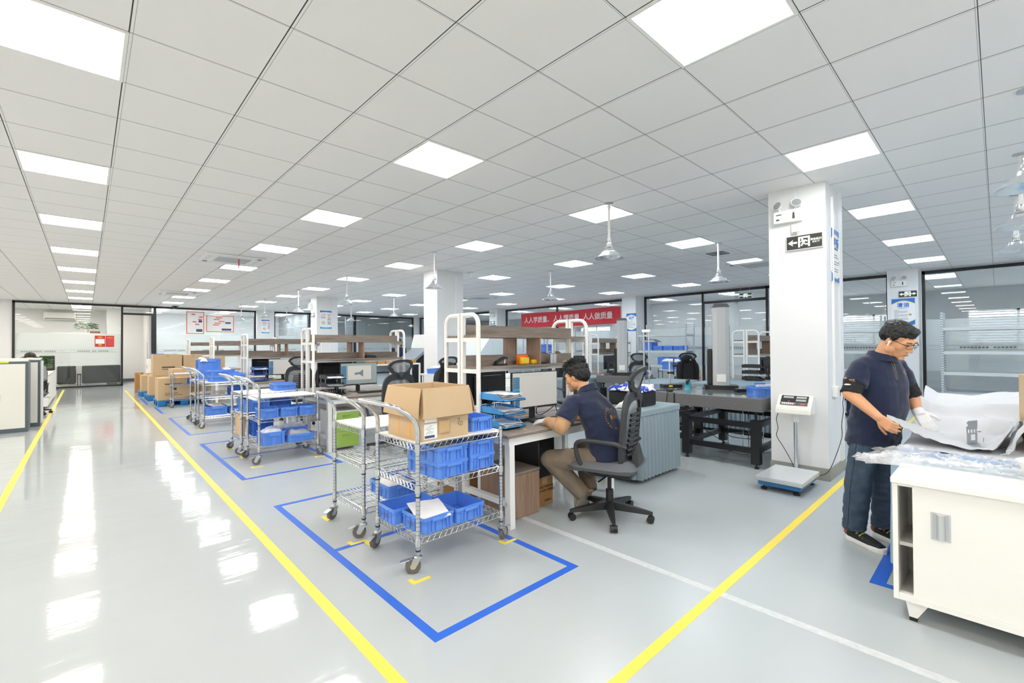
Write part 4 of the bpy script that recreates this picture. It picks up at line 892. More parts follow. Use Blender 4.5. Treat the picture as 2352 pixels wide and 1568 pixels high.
# ---------- platform scale at the pillar ----------
o = thing('platform_scale', 'platform weighing scale with display post in front of the white pillar', 'scale', (4.63, 1.2, 0))
B().box(.02, .02, .045, .56, .37, .085, .003).build('blue_frame', pm('scale_blue', '2f6fa8', .4), o, 0)
B().box(0, 0, .085, .58, .39, .125, .004).build('platform', pm('brushed_steel', 'd3d6d8', .28, .9), o, 0); B().box(.004, .004, .125, .576, .386, .127).build('top_plate', pm('scale_top', 'dfe3e6', .3, .4), o, 0)
for x in (.06, .52):
    for y in (.06, .33): B().cyl((x, y, 0), (x, y, .018), .028, n=18).cyl((x, y, .018), (x, y, .05), .009, n=8).build('foot', MBLK, o)
B().cyl((.62, .21, .06), (.62, .21, .60), .019, n=18).box(.55, .19, .05, .63, .23, .07).build('post', MALU, o); B().lathe([(.03, .58), (.028, .66), (.035, .68)], (.62, .21, 0), 18).build('neck', MWP, o)
hd = B(); hd.prism([(-.11, 0), (.07, 0), (.07, .17), (.02, .185), (-.10, .055)], -.155, .155, 'y', None); bmesh.ops.bevel(hd.bm, geom=[e for e in hd.bm.edges], offset=.008, segments=2, affect='EDGES')
h_ = hd.build('indicator', pm('scale_ivory', 'e9e8e0', .4), o, 30); h_.location = (.62, .21, .665)
# face plate lies on the slope from (-.10,.055) to (.02,.185)
sl = math.atan2(.13, .12); fm = M.Translation((.62-.04-.006, .21, .665+.12+.006)) @ M.Rotation(R(-90), 4, 'Z') @ M.Rotation(sl, 4, 'X')
def face(nm, x0, y0, x1, y1, mat, t=.0015): 
    q = B().box(x0, y0, 0, x1, y1, t).build(nm, mat, o, 0); q.matrix_local = fm; return q
face('display_panel', -.12, -.012, .12, .07, MBP); face('key_panel', -.12, -.045, .12, -.02, MGP)
for x0, y0 in ((-.1, .035), (.015, .035), (.015, .0)): face('display_window', x0, y0, x0+.09, y0+.024, pm('lcd', 'a9b0ac', .3) if 'lcd' not in D.materials else D.materials['lcd'], .003)
for i in range(7): face('key', -.105+i*.018, -.041, -.091+i*.018, -.024, MWP if i < 6 else MPRE, .004)
face('red_print', .06, -.04, .105, -.028, MPRE, .003); face('warning_mark', -.05, -.004, -.04, .006, MPRE, .003)
cable('black signal cable hanging from the scale display to the floor', [(5.18, 1.54, .69), (5.2, 1.57, .6), (5.24, 1.57, .5), (5.2, 1.57, .42), (5.25, 1.52, .3), (5.27, 1.45, .15), (5.27, 1.43, .05)], .0035)
cable('black power cable from the pillar socket to the scale', [(5.66, 1.085, .83), (5.64, 1.09, .76), (5.66, 1.09, .68), (5.58, 1.09, .55), (5.60, 1.09, .45), (5.52, 1.09, .38), (5.40, 1.10, .28), (5.33, 1.14, .14), (5.33, 1.2, .07), (5.31, 1.33, .04), (5.27, 1.42, .06)], .0035)
o = thing('wall_socket', 'white wall socket with black plug on the side of the pillar', 'socket', (5.6, 1.16, .88)); B().box(-.055, -.045, -.055, .055, 0, .055, .005).build('box', MWP, o); B().cyl((.06, -.03, -.0), (.09, -.03, -.0), .022, n=14).box(.062, -.045, -.05, .085, -.018, -.0, .004).build('plug', MBLK, o); B().box(-.012, -.02, .055, .012, 0, 2.0).build('conduit', MWP, o, 0)
# ---------- signs, posters, emergency lamps ----------
def exit_sign(lb, x, y, z, w=.315, h=.137, rot=FX, left=True, right=False, words=True, hang=False):
    o = thing('exit_sign', lb, 'exit sign', (x, y, z)); o.rotation_euler = (0, 0, rot[2])
    B().box(-w/2-.008, -.02, -h/2-.008, w/2+.008, 0, h/2+.008, .003).build('frame', MWP, o); B().box(-w/2, -.022, -h/2, w/2, -.02, h/2).build('panel', MSIGN, o, 0)
    b = B(); k = h/.137; cx = 0 if not words else -.01
    def q(pts, dx=0): b.prism([((x_+dx)*k, z_*k) for x_, z_ in pts], -.0235, -.022, 'y')
    if left: q([(-.145, 0), (-.098, .032), (-.108, .009), (-.062, .009), (-.062, -.009), (-.108, -.009), (-.098, -.032)], 0 if words else .0)
    if right: q([(.145, 0), (.098, -.032), (.108, -.009), (.062, -.009), (.062, .009), (.108, .009), (.098, .032)])
    d = -.0 
    q([(-.052, -.052), (-.052, .054), (.052, .054), (.052, -.052), (.036, -.052), (.036, .038), (-.036, .038), (-.036, -.052)])
    b.cyl((-.016*k, -.0235, .026*k), (-.016*k, -.022, .026*k), .009*k, n=12)
    q([(-.012, .018), (.012, .02), (.03, .008), (.026, -.004), (.010, .008), (.004, -.008), (.014, -.022), (.034, -.022), (.034, -.032), (.010, -.032), (-.004, -.016), (-.018, -.042), (-.03, -.036), (-.012, -.004), (-.014, .006), (-.03, -.002), (-.034, .004)])
    b.build('pictogram', MGRNS, o, 0)
    if words:
        text('安全出口', .024*k, MGRNS, o, (.105*k, -.0225, .012*k), FY, bold=.0004); text('E X I T', .021*k, MGRNS, o, (.105*k, -.0225, -.014*k), FY, bold=.0006)
    if hang: B().cyl((-w*.4, -.01, h/2), (-w*.45, -.01, h/2+.24), .0025, n=6).cyl((w*.4, -.01, h/2), (w*.2, -.01, h/2+.24), .0025, n=6).build('hanger', MZN, o)
    return o
exit_sign('green and black EXIT sign with left arrow on the near pillar', 5.383, 1.345, 2.415)
exit_sign('double-arrow exit sign on the pillar beside the far right glass', 13.058, 1.33, 2.45, .3, .13, words=False, right=True)
o = exit_sign('hanging exit sign in front of the glass door', 13.0, 4.64, 2.69, .31, .13, words=False, left=False, hang=True); text('安全', .05, MGRNS, o, (-.105, -.0225, 0), FY); text('出口', .05, MGRNS, o, (.105, -.0225, 0), FY)
exit_sign('small exit sign on the far wall beside the distant glass', 13.0, YB-.07, 2.52, .34, .14, FY, left=True)
exit_sign('exit sign on the distant pillar left of the banner', 13.058, 15.17, 2.4, .3, .13)
exit_sign('exit sign seen edge-on on the pillar with the poster', 5.383, 15.2, 2.42, .3, .13)
def emergency(o):
    B().box(-.13, -.055, -.065, .13, 0, .065, .006).build('battery_case', MWP, o)
    for s in (-1, 1):
        m = M.Translation((s*.085, -.045, .12)) @ M.Rotation(R(70), 4, 'X') @ M.Rotation(s*.35, 4, 'Y'); l_ = B().lathe([(.02, -.03), (.046, .012), (.05, .02), (.046, .02), (.02, -.01)], n=20, mat=m).cyl((s*.07, -.03, .06), (s*.08, -.035, .1), .01, n=8).build('lamp_head', MWP, o)
        B().lathe([(.001, .012), (.044, .017)], n=20, mat=m).build('lens', MALU, l_)
    B().prism([(.05, -.035), (.075, -.035), (.07, .03), (.055, .03)], -.057, -.055, 'y').build('evacuation_mark', pm('mark_dark', '4c544e', .5), o); B().box(-.1, -.057, .02, -.05, -.055, .03).box(-.1, -.057, -.035, -.07, -.055, -.018).build('print', MGP, o)
place('emergency_light', emergency, 'twin-head emergency light high on the near white pillar', 'emergency light', (5.384, 1.49, 2.70), R(-90), 'twin-head emergency lights')
place('emergency_light', None, 'twin-head emergency light on the far right pillar', 'emergency light', (13.059, 1.47, 2.69), R(-90), 'twin-head emergency lights')
place('emergency_light', None, 'twin-head emergency light on the pillar with the blue poster', 'emergency light', (5.384, 15.4, 2.66), R(-90), 'twin-head emergency lights')
place('emergency_light', None, 'twin-head emergency light on the distant pillar left of the banner', 'emergency light', (13.059, 15.17, 2.72), R(-90), 'twin-head emergency lights')
o = thing('wall_socket', 'small white socket with plug between emergency light and exit sign', 'socket', (5.384, 1.42, 2.56), R(-90)); B().box(-.04, -.03, -.05, .04, 0, .05, .005).build('box', MWP, o); B().box(-.02, -.06, -.04, .04, -.03, -.015, .004).build('plug', MWP, o); B().tube(smooth_path([(.02, -.05, -.04), (.04, -.05, -.075), (.1, -.03, -.06), (.16, -.02, -.075)]), .003, 6).build('lead', MWP, o); B().box(-.006, -.012, .2, .006, 0, .436).build('conduit', MWP, o)
def poster(lb, x, y, z, w, h, rot, kind, l1='', l2='', name='poster'):
    o = thing(name, lb, 'poster', (x, y, z)); o.rotation_euler = (0, 0, rot[2]); B().box(-w/2, -.006, -h/2, w/2, 0, h/2).build('sheet', MPAP, o, 0)
    rr = random.Random(len(lb))
    def curve(z0, z1, dz, mat, nm, y=-.007):
        pts = [(-w/2, z0)]+[(-w/2+w*k/10, z1+dz*math.sin(PI*k/10)) for k in range(11)]+[(w/2, z0)]; B().prism(pts, y, -.006, 'y').build(nm, mat, o, 0)
    if kind == '5s':
        curve(h/2, h/2-.22*h, .12*h, MPYE, 'yellow_arc'); curve(h/2, h/2-.2*h, .125*h, MBLP, 'blue_arc', -.008); curve(-h/2, -h/2+.2*h, -.13*h, MPYE, 'yellow_arc'); curve(-h/2, -h/2+.18*h, -.125*h, MBLP, 'blue_arc', -.008)
        if l1: text(l1, w*.26, MBLP, o, (0, -.0075, h*.24), FY, spacing=1.2, bold=.003); text(l2, w*.08, MNAV, o, (0, -.0075, h*.13), FY, spacing=1.3)
        b = B()
        for k in range(9):
            zz = h*.06-k*h*.045; b.box(-w*.4, -.0075, zz-.004, -w*.4+w*(.2 if k % 3 == 0 else .5+.2*rr.random()), -.006, zz+.002)
        b.build('print', MNAV, o, 0); B().cyl((w*.3, -.0075, -h*.12), (w*.3, -.006, -h*.12), w*.06, n=12).build('picture', MGOLD, o)
    else:
        curve(h/2, h/2-.1*h, .03*h, MBLP, 'blue_band'); curve(-h/2, -h/2+.1*h, -.03*h, MCYN, 'cyan_band')
        text(l1, w*.2, MPRE, o, (-w*.22, -.0075, h*.26), FY); text(l2, w*.2, MBLP, o, (-w*.22, -.0075, h*.11), FY)
        b = B(); c = B()
        for k in range(7):
            for j in range(3):
                if rr.random() < .85: (b if k < 3 else c).box(w*.16+j*w*.1, -.0075, h*.25-k*h*.085, w*.16+j*w*.1+w*.06, -.006, h*.25-k*h*.085+h*.05)
        b.build('red_print', MPRE, o, 0); c.build('navy_print', MNAV, o, 0); B().lathe([(.001, 0), (w*.16, 0), (w*.14, .001)], n=16, mat=M.Translation((-w*.22, -.007, -h*.17)) @ M.Rotation(R(90), 4, 'X')).build('picture', pm('poster_pic', 'd9c9c9', .6) if 'poster_pic' not in D.materials else D.materials['poster_pic'], o)
    return o
poster('tall narrow-looking blue and white poster on the side of the near pillar', 5.74, 1.157, 2.285, .41, .54, FY, '5s', '整顿', 'SEITON')
poster('blue and white poster reading 清洁 SEIKETSU on the far right pillar', 13.058, 1.41, 2.07, .39, .57, FX, '5s', '清洁', 'SEIKETSU')
poster('blue and white poster reading 清扫 on the pillar behind the gauge', 13.058, 8.21, 2.13, .37, .58, FX, '5s', '清扫', 'SEISO')
poster('poster with blue bands on the pillar above the second bench rack', 5.67, 14.897, 2.26, .37, .58, FY, 'q', '三不', '原则')
poster('poster with blue bands on the farthest pillar by the back glass', 5.744, 21.847, 2.29, .38, .58, FY, 'q', '质量', '方针')
poster('blue poster sliver below the exit sign on the distant pillar', 13.058, 15.17, 2.05, .38, .5, FX, '5s')
def board(lb, x, w, z, h, seed):
    o = thing('notice_board', lb, 'notice board', (x, YB-.012, z)); B().box(-w/2, -.012, -h/2, w/2, 0, h/2).build('frame', MORG, o, 0); B().box(-w/2+.03, -.014, -h/2+.03, w/2-.03, -.012, h/2-.03).build('sheet', MPAP, o, 0); rr = random.Random(seed); b = B(); c = B()
    for k in range(5): x0 = (rr.random()-.5)*w*.6; zz = h*.35-k*h*.11; b.box(x0, -.016, zz, x0+w*.22, -.014, zz+h*.05)
    c.box(w*.05, -.016, -h*.4, w*.4, -.014, -h*.28).box(w*.18, -.016, h*.02, w*.38, -.014, h*.12)
    b.build('red_print', MPRE, o, 0); c.build('navy_print', MNAV, o, 0)
board('portrait notice board with orange frame on the back glass', 3.2, .6, 2.385, .9, 1); board('landscape notice board with orange frame on the back glass', 4.06, .99, 2.365, .68, 4)
o = thing('calendar_poster', 'red and gold 2022 poster on the glass at the end of the aisle', 'poster', (.48, YB-.012, 1.635)); B().box(-.26, -.004, -.2, .02, 0, .2).box(.035, -.004, -.205, .26, 0, .2).build('sheet', MRED, o, 0); B().box(-.24, -.006, -.09, 0.0, -.004, .08).build('white_panel', MPAP, o, 0); B().sph((-.12, -.004, -.13), (.05, .003, .04)).build('gold_ball', MGOLD, o); B().sph((-.12, -.004, .14), (.07, .003, .03)).build('gold_emblem', MGOLD, o); text('2022', .08, MGOLD, o, (.15, -.005, .13), FY, bold=.003); b = B()
for k in range(6): b.box(.08, -.006, .06-k*.04, .24, -.004, .075-k*.04)
b.build('print_lines', MPRE, o, 0)
o = thing('banner', 'long red banner with white slogan hung across the right-hand glass', 'banner', (13.555, 11.42, 2.43))
def bf(u, v): return V((.012*math.sin(u*23)+.006*math.sin(u*51+v*3), (.5-u)*4.96, (v-.5)*.60+.012*math.sin(u*9)))
B().grid(bf, 60, 4, .002).build('cloth', MRED, o, 60)
MBT = pm('banner_letter', 'f4dcdc', .6)
for s, y in (('人人学质量、', 1.48), ('人人懂质量', -.02), ('人人做质量', -1.5)): text(s, .27, MBT, o, (-.022, y, 0), FX, spacing=.95, bold=.004)
tag(B().box(-.006, -.14, -.07, 0, .14, .07).build('notice', MPAP, None, 0, loc=(5.383, 8.31, 1.86)), 'small framed notice on the pillar behind the first rack', 'notice')
tag(B().sph((0, 0, -.06), (.05, .05, .07)).cyl((0, 0, -.03), (0, 0, .0), .055).build('security_camera', MWP, None, loc=(6.2, 7.95, H-.001)), 'white dome security camera on the ceiling beside the pillar', 'camera')
tag(B().sph((0, 0, -.05), (.06, .06, .06)).box(-.1, -.05, -.03, .1, .05, 0).build('security_camera', MBLK, None, loc=(2.5, 21.7, H-.002)), 'dark dome camera on the ceiling at the back glass', 'camera')
# ---------- pendant lamps ----------
def mk_pendant(o):
    B().lathe([(.05, -.0), (.05, -.008), (.02, -.016)], n=20).build('ceiling_rose', MZN, o); B().cyl((0, 0, -.01), (0, 0, -.44), .014, n=12).lathe([(.02, -.03), (.02, -.06)], n=12).lathe([(.02, -.40), (.02, -.44)], n=12).build('rod', MWP, o)
    B().lathe([(.03, -.44), (.034, -.49), (.028, -.50), (.04, -.50), (.04, -.505), (.026, -.52)], n=16).build('socket', MCH, o)
    B().lathe([(.03, -.515), (.055, -.525), (.06, -.55), (.105, -.575), (.115, -.595), (.165, -.625), (.168, -.63), (.16, -.629), (.11, -.6), (.1, -.58), (.05, -.55)], n=32).build('shade', pm('shade_metal', 'dfe3e6', .22, .75) if 'shade_metal' not in D.materials else D.materials['shade_metal'], o)
    B().sph((0, 0, -.585), (.035, .035, .045)).build('bulb', MWP, o)
rown = {3.03: 'nearest', 6.62: 'second', 10.22: 'third', 13.5: 'fourth', 16.8: 'fifth'}
for X, t in ((4.37, 'left of two'), (7.35, 'right of two')):
    for Y, q in rown.items(): place('pendant_lamp', mk_pendant, 'metal pendant lamp, %s above the %s bench row' % (t, q), 'pendant lamp', (X, Y, H-.001), 0, 'pendant lamps')
for X, t in ((4.43, 'nearest and highest'), (5.88, 'middle'), (7.45, 'farthest and lowest')): place('pendant_lamp', None, 'metal pendant lamp cut by the right frame edge, %s' % t, 'pendant lamp', (X, -.15, H-.001), 0, 'pendant lamps')
place('pendant_lamp', None, 'small distant pendant lamp before the far pillar poster', 'pendant lamp', (5.9, 19.6, H-.001), 0, 'pendant lamps'); place('pendant_lamp', None, 'small distant pendant lamp before the back glass', 'pendant lamp', (4.2, 19.2, H-.001), 0, 'pendant lamps')
# ---------- ceiling cassettes ----------
def mk_cass(o):
    B().box(-.46, -.46, -.03, .46, .46, .0, .015).build('panel', MWP, o); b = B()
    for k in range(14): b.box(-.26, -.25+k*.037, -.036, .26, -.232+k*.037, -.03)
    b.build('grille', pm('grille_grey', 'c9ccce', .5), o, 0); c = B()
    for s in (-1, 1): c.box(-.3, s*.38-.03, -.033, .3, s*.38+.03, -.03).box(s*.38-.03, -.3, -.033, s*.38+.03, .3, -.03)
    c.build('louvres', pm('louvre', 'e2e4e5', .4), o, 0); B().box(-.4, .33, -.034, -.33, .4, -.03).box(.33, -.4, -.034, .4, -.33, -.03).build('dark_slot', MBLK, o, 0)
for x, y, t in ((1.95, 9.6, 'above the third floor bay, red ribbon below'), (1.95, 16.5, 'far back above the cartons'), (9.9, 3.3, 'half hidden behind the near pillar'), (9.6, 11.8, 'beyond the second pillar')): place('air_conditioner', mk_cass, 'square ceiling air-conditioner cassette %s' % t, 'air conditioner', (x, y, H+.004), 0, 'ceiling cassettes')
tag(B().box(-.003, -.012, -.2, .003, .012, 0).box(-.003, .03, -.16, .003, .05, 0).build('red_ribbon', MRED, None, 0, loc=(2.0, 9.3, H-.04)), 'red ribbon hanging from the ceiling cassette', 'ribbon')
o = thing('air_vent', 'small square ceiling vent beside the third pendant', 'vent', (8.1, 3.35, H-.001)); B().box(-.2, -.2, -.02, .2, .2, 0, .008).build('frame', MWP, o); b = B()
for k in range(4): r_ = .04+k*.035; b.box(-r_, -r_-.005, -.03, r_, -r_+.005, -.02).box(-r_, r_-.005, -.03, r_, r_+.005, -.02).box(-r_-.005, -r_, -.03, -r_+.005, r_, -.02).box(r_-.005, -r_, -.03, r_+.005, r_, -.02)
b.build('louvres', MGRYM, o, 0)
# ---------- metal racks at the right glass ----------
MRK = stripes('slotted_grey', 'c9ced0', '8f969a', 2, .05, .3, .45, 0); MRB = pm('rack_beam', 'd6dadb', .45)
def mk_rack(o, L=1.5, W=.5, Hh=2.0, lv=(.36, .79, 1.21, 1.69)):
    for y in (0, L):
        for x in (0, W): B().box(x-.02, y-.02, 0, x+.02, y+.02, Hh).build('upright', MRK, o, 0)
        b = B()
        for k in range(4): b.box(.02, y-.008, .3+k*.45, W-.02, y+.008, .32+k*.45)
        b.tube([(.02, y, .75), (W-.02, y, 1.2)], .01, 6).tube([(.02, y, 1.6), (W-.02, y, 1.2)], .01, 6).build('brace', MRB, o)
    for z in lv: B().box(-.015, .02, z-.06, .015, L-.02, z).box(W-.015, .02, z-.06, W+.015, L-.02, z).box(.0, .02, z-.012, W, L-.02, z).build('shelf', MRB, o, 0)
place('storage_rack', mk_rack, 'grey metal rack with blue bins before the glass, behind the gauges', 'rack', (12.3, 6.0, 0), 0, 'metal racks')
place('storage_rack', None, 'empty grey metal rack before the glass right of the standing man', 'rack', (12.75, -.72, 0), 0, 'metal racks')
place('storage_rack', None, 'empty metal rack before the glass, seen left of the standing man\'s head', 'rack', (12.75, 1.75, 0), 0, 'metal racks')
place('storage_rack', None, 'metal rack behind the first rack, boxes and blue bins, left of banner', 'rack', (11.6, 15.6, 0), 0, 'metal racks'); place('storage_rack', None, 'metal rack half hidden behind the first bench divider', 'rack', (12.6, 10.2, 0), 0, 'metal racks')
GR = 'blue bins on the metal rack'
for k in range(4): bin_('%s blue bin in the row on the upper level of the rack' % ('rightmost', 'third', 'second', 'leftmost')[k], 12.52, 6.25+k*.32, 1.22, .36, .29, .13 if k < 3 else .24, 0, GR)
lump('plastic_bag', 'clear bag heaped on the leftmost bins of the rack', 'bag', 12.5, 7.15, 1.46, .4, .45, .1, MBAG, 4)
for k in range(2): bin_('blue bin on the lower rack level, %s' % ('right end', 'behind the black jacket')[k], 12.52, 6.2+k*.5, .80, .36, .4, .22, 0, GR)
place('wire_cart|side', lambda o: mk_cart(o, .62, .42, False), 'chrome cart with a blue bin in front of the metal rack', 'cart', (10.2, 5.2, 0), R(20)); bin_('blue bin with white cloth on the cart by the metal rack', 10.42, 5.45, Zt, .3, .4, .2, R(20)); lump('plastic_bag', 'white cloth draped over the blue bin on the distant cart', 'cloth', 10.42, 5.45, Zt+.18, .3, .4, .09, MPAP, 6)
carton('brown carton standing behind the black jacket', 11.0, 5.2, 0, .4, .4, .75, .4, None, None, MCB)
for k in range(2): bin_('%s of two stacked blue crates seen through the first rack' % ('lower', 'upper')[k], 10.0, 9.2, 1.161+k*.13, .28, .28, .13, .2, 'blue crates seen through the first rack')
place('storage_rack|w', lambda o: mk_rack(o, 1.0, .45, 1.75, (.4, .8, 1.16)), 'white rack holding two blue crates behind the first bench', 'rack', (9.78, 8.95, 0))
place('storage_rack|x', lambda o: mk_rack(o, .9, .4, 1.75, (.5, 1.2)), 'white rack with blue crates behind the slanted white machine', 'rack', (7.9, 10.3, 0)); bin_('blue crates stack behind the slanted white machine', 8.1, 10.7, 1.2, .3, .45, .36, 0, None)
# ---------- left cabinets and drawer units ----------
def mk_cabinet(o, W, Dp, Hh):
    B().box(0, 0, 0, W, Dp, Hh, .004).build('body', MDG, o, 0); B().box(.0, -.006, Hh-.02, W, 0, Hh).box(-.002, 0, Hh, W+.002, Dp, Hh+.012).build('top', MCREAM, o, 0)
    for k in range(2): 
        dr = B().box(W/2*k+.035, -.012, .07, W/2*(k+1)-.035, 0, Hh-.06, .002).build('door', MCREAM, o, 0)
        if k == 1: B().box(W/2*k+.09, -.016, Hh*.45, W/2*k+.17, -.012, Hh*.53).build('lock_plate', MBLK, dr, 0); B().box(W/2*k+.12, -.02, Hh*.465, W/2*k+.14, -.016, Hh*.515).build('handle', MALU, dr, 0)
    B().box(W-.32, -.007, Hh-.045, W-.22, -.006, Hh-.02).build('yellow_sticker', pm('lime_sticker', 'd8dc3e', .5) if 'lime_sticker' not in D.materials else D.materials['lime_sticker'], o, 0)
o = thing('steel_cabinet', 'slate and cream two-door steel cabinet at the left frame edge', 'cabinet', (-1.66, 10.98, 0)); mk_cabinet(o, .96, .42, 1.18)
o = thing('steel_cabinet', 'slate steel cabinet seen from its side behind the first cabinet', 'cabinet', (-1.25, 11.58, 0)); mk_cabinet(o, .66, .46, 1.19)
for q in [c for c in o.children if c.name.startswith('door')]: q.location = (0, 0, 0)
B().box(.66, .02, .06, .675, .44, 1.15).build('door_side', MCREAM, o, 0)
o = thing('drawer_cabinet', 'white cabinets with red-edged top along the left of the aisle', 'cabinet', (-1.15, 14.95, 0)); B().box(0, 0, .04, .5, 3.9, .72).build('body', MWS, o, 0); B().box(-.01, -.01, .72, .51, 3.91, .75).build('worktop', MWP, o, 0); B().box(-.012, -.014, .742, .512, -.01, .752).box(.51, -.01, .742, .514, 3.91, .752).build('red_edge', pm('edge_red', 'a4502f', .5), o, 0); B().box(.02, .02, 0, .46, 3.88, .04).build('plinth', MBLK, o, 0)
for k in range(6): B().box(.5, .02+k*.65, .05, .508, .62+k*.65, .7).build('door', MWP, o, 0)
tag(B().box(0, 0, 0, .3, .35, .02).box(0, 0, .05, .3, .35, .07).box(0, 0, 0, .01, .35, .1).build('document_tray', MBLUE2, None, 0, loc=(-1.0, 15.3, .751)), 'blue document tray on the white cabinets at the left', 'tray')
o = thing('file_box', 'black file box behind the plant on the white cabinets', 'file box', (-.96, 18.35, .751)); B().box(0, 0, 0, .3, .3, .42, .01).build('body', MBLK, o); B().box(.04, -.003, .06, .26, 0, .16).box(.04, -.003, .22, .26, 0, .32).build('slots', MGP, o)
def plant(lb, x, y, z, r, h, n, seed, pot=True):
    o = thing('potted_plant', lb, 'plant', (x, y, z)); rr = random.Random(seed); b = B()
    if pot: B().lathe([(.05, 0), (.075, .11), (.07, .11), (.05, .02)], n=16).build('pot', MWP, o)
    for k in range(n):
        a = rr.random()*2*PI; d = rr.random()**.6*r; hh = h*(.35+.65*rr.random()); s = .05+.05*rr.random(); c = V((d*math.cos(a), d*math.sin(a), hh)); u = V((math.cos(a+rr.random()), math.sin(a+rr.random()), -.3+.6*rr.random())).normalized(); w_ = u.cross(V((0, 0, 1))).normalized(); nn = V((0, 0, .02))
        b.bm.faces.new([b.bm.verts.new(c+q) for q in (u*-s, w_*s*.5+nn, u*s*1.2, w_*-s*.5+nn)])
    b.build('leaves', MLEAF, o, 0); b = B()
    for k in range(5): a = k*1.26; b.tube([(0, 0, .05), (r*.3*math.cos(a), r*.3*math.sin(a), h*.4), (r*.6*math.cos(a), r*.6*math.sin(a), h*.7)], .004, 5)
    b.build('stems', MLEAF, o); return o
plant('bushy green pothos plant on the white cabinets at the left', -.88, 16.3, .751, .24, .42, 190, 2)
o = thing('desk', 'white desk behind the steel cabinets where the hidden woman sits', 'desk', (-2.1, 12.55, 0)); B().box(0, 0, .68, 1.3, .7, .71).build('tabletop', MWP, o); 
for x in (.05, 1.2):
    for y in (.05, .6): B().box(x, y, 0, x+.05, y+.05, .68).build('leg', MWS, o, 0)
place('monitor|9', lambda o: mk_monitor(o, 2, .6, .365), 'wide black monitor hiding the woman\'s face behind the steel cabinets', 'monitor', (-.92, 12.85, .71), R(180))
# ---------- office behind the back glass ----------
MSOF = pm('sofa_black', '2c3033', .4, bump=(20, .2, .01))
def sofa(lb, x, y, w):
    o = thing('sofa', lb, 'sofa', (x, y, 0)); B().box(0, 0, .06, w, .2, .74, .05, None, 3).build('backrest', MSOF, o); B().box(0, .2, .06, w, .75, .36, .04, None, 3).build('seat', MSOF, o)
    for q in (0, w-.16): B().box(q, .2, .06, q+.16, .75, .54, .04, None, 3).build('armrest', MSOF, o)
    b = B()
    for q in (.06, w-.1):
        for yy in (.05, .65): b.box(q, yy, 0, q+.04, yy+.04, .06)
    b.build('feet', MCH, o, 0)
sofa('black single armchair behind the glass at the end of the aisle', -.78, 23.4, .5); sofa('black two-seat sofa behind the glass at the end of the aisle', -.12, 23.4, 1.1)
o = thing('side_table', 'small dark table between the armchair and sofa behind glass', 'table', (-.2, 23.9, 0)); B().box(-.06, -.2, .38, .06, .2, .41).build('top', MBLK, o); 
for s in (-1, 1): B().box(s*.04-.01, -.18, 0, s*.04+.01, -.15, .38).box(s*.04-.01, .15, 0, s*.04+.01, .18, .38).build('leg', MBLK, o, 0)
o = thing('split_air_conditioner', 'white wall air conditioner in the glass office', 'air conditioner', (-.8, YO-.02, 2.72)); B().box(-.48, -.22, -.16, .48, 0, .16, .03, None, 3).build('case', MWP, o); B().box(-.44, -.225, -.13, .44, -.2, -.09).build('louvre', MGRYM, o)
plant('leafy plant on the office shelf above the red poster', .0, 24.6, 2.0, .32, .4, 120, 5); o = thing('office_bookcase', 'pale bookcase in the glass office carrying the leafy plant', 'bookcase', (-1.0, 24.4, 0)); B().box(0, 0, 0, 1.4, .35, 2.0).build('body', pm('pale_board', 'd8dadb', .6), o, 0); B().box(1.1, -.01, 1.98, 1.4, .3, 2.06).build('brown_box', pm('brown_box', '7d4b38', .6), o)
# ---------- measuring machines in the background ----------
o = thing('measuring_machine', 'tall black measuring machine with white head left of the second pillar', 'machine', (6.55, 11.0, 0)); B().prism([(0, 0), (.85, 0), (.85, 1.35), (.62, 1.35), (0, .95)], 0, .8, 'y').build('black_frame', MBLK, o, 0); B().prism([(-.01, .9), (.62, 1.36), (.50, 1.36), (-.01, .98)], -.01, .81, 'y').build('sloped_edge', pm('edge_grey', '8d949b', .5), o, 0)
B().prism([(.45, 1.33), (.62, 1.33), (1.2, 1.33), (1.2, 1.72), (.55, 1.72)], -.05, .85, 'y').build('white_head', MWP, o, 0); B().box(.85, .0, .9, 1.3, .7, 1.34).build('white_arm', MWP, o, 0)
t = B().box(.55, -.6, .62, 1.3, 0, .8, .01).build('stage', pm('stage_grey', 'c8cdd0', .4), o); B().box(.6, -.55, 0, 1.25, 0, .62).build('plinth', MBLK, o)
lump('jacket', 'navy jacket heaped on the white stage of the black machine', 'jacket', 7.38, 10.66, .802, .5, .4, .26, MNAVY, 2)
o = thing('measuring_machine', 'white machine with slanted cover behind the first bench rack', 'machine', (6.65, 8.4, 0)); B().prism([(0, .55), (.9, .55), (.9, 1.62), (.52, 1.62), (0, 1.0)], 0, 1.0, 'y').build('slanted_cover', pm('machine_white', 'e6ecee', .4), o, 0); B().box(-.05, -.05, 0, .95, 1.05, .56).build('cabinet', MWP, o, 0); B().box(.55, -.012, .98, .86, 0, 1.5).build('front_panel', pm('panel_pale', 'dfeaec', .35), o, 0)
o = thing('printer', 'wide white plotter printer behind the pale monitor', 'printer', (4.85, 5.55, .72), R(-8)); B().box(0, 0, 0, .62, .45, .10, .012).build('lower_case', MWP, o); B().box(.05, .05, .1, .6, .42, .17, .03, None, 2).build('lid', MWP, o); B().box(-.004, .1, .03, 0.0, .35, .09).build('paper_slot', MBLK, o)
b = B(); o = thing('white_cabinet', 'white drawer cabinet under the plotter behind the first bench', 'cabinet', (4.7, 5.45, 0), R(-8)); B().box(0, 0, .0, .9, .6, .72, .004).build('body', MWS, o, 0)
for k in range(3): B().box(-.008, .02, .04+k*.22, 0, .58, .25+k*.22).build('drawer', MWP, o, 0)
tag(B().box(0, 0, 0, .4, .3, .2, .01).build('black_printer', MBLK, None, loc=(7.0, 6.1, .7225)), 'black box device on the distant skirted table', 'printer')
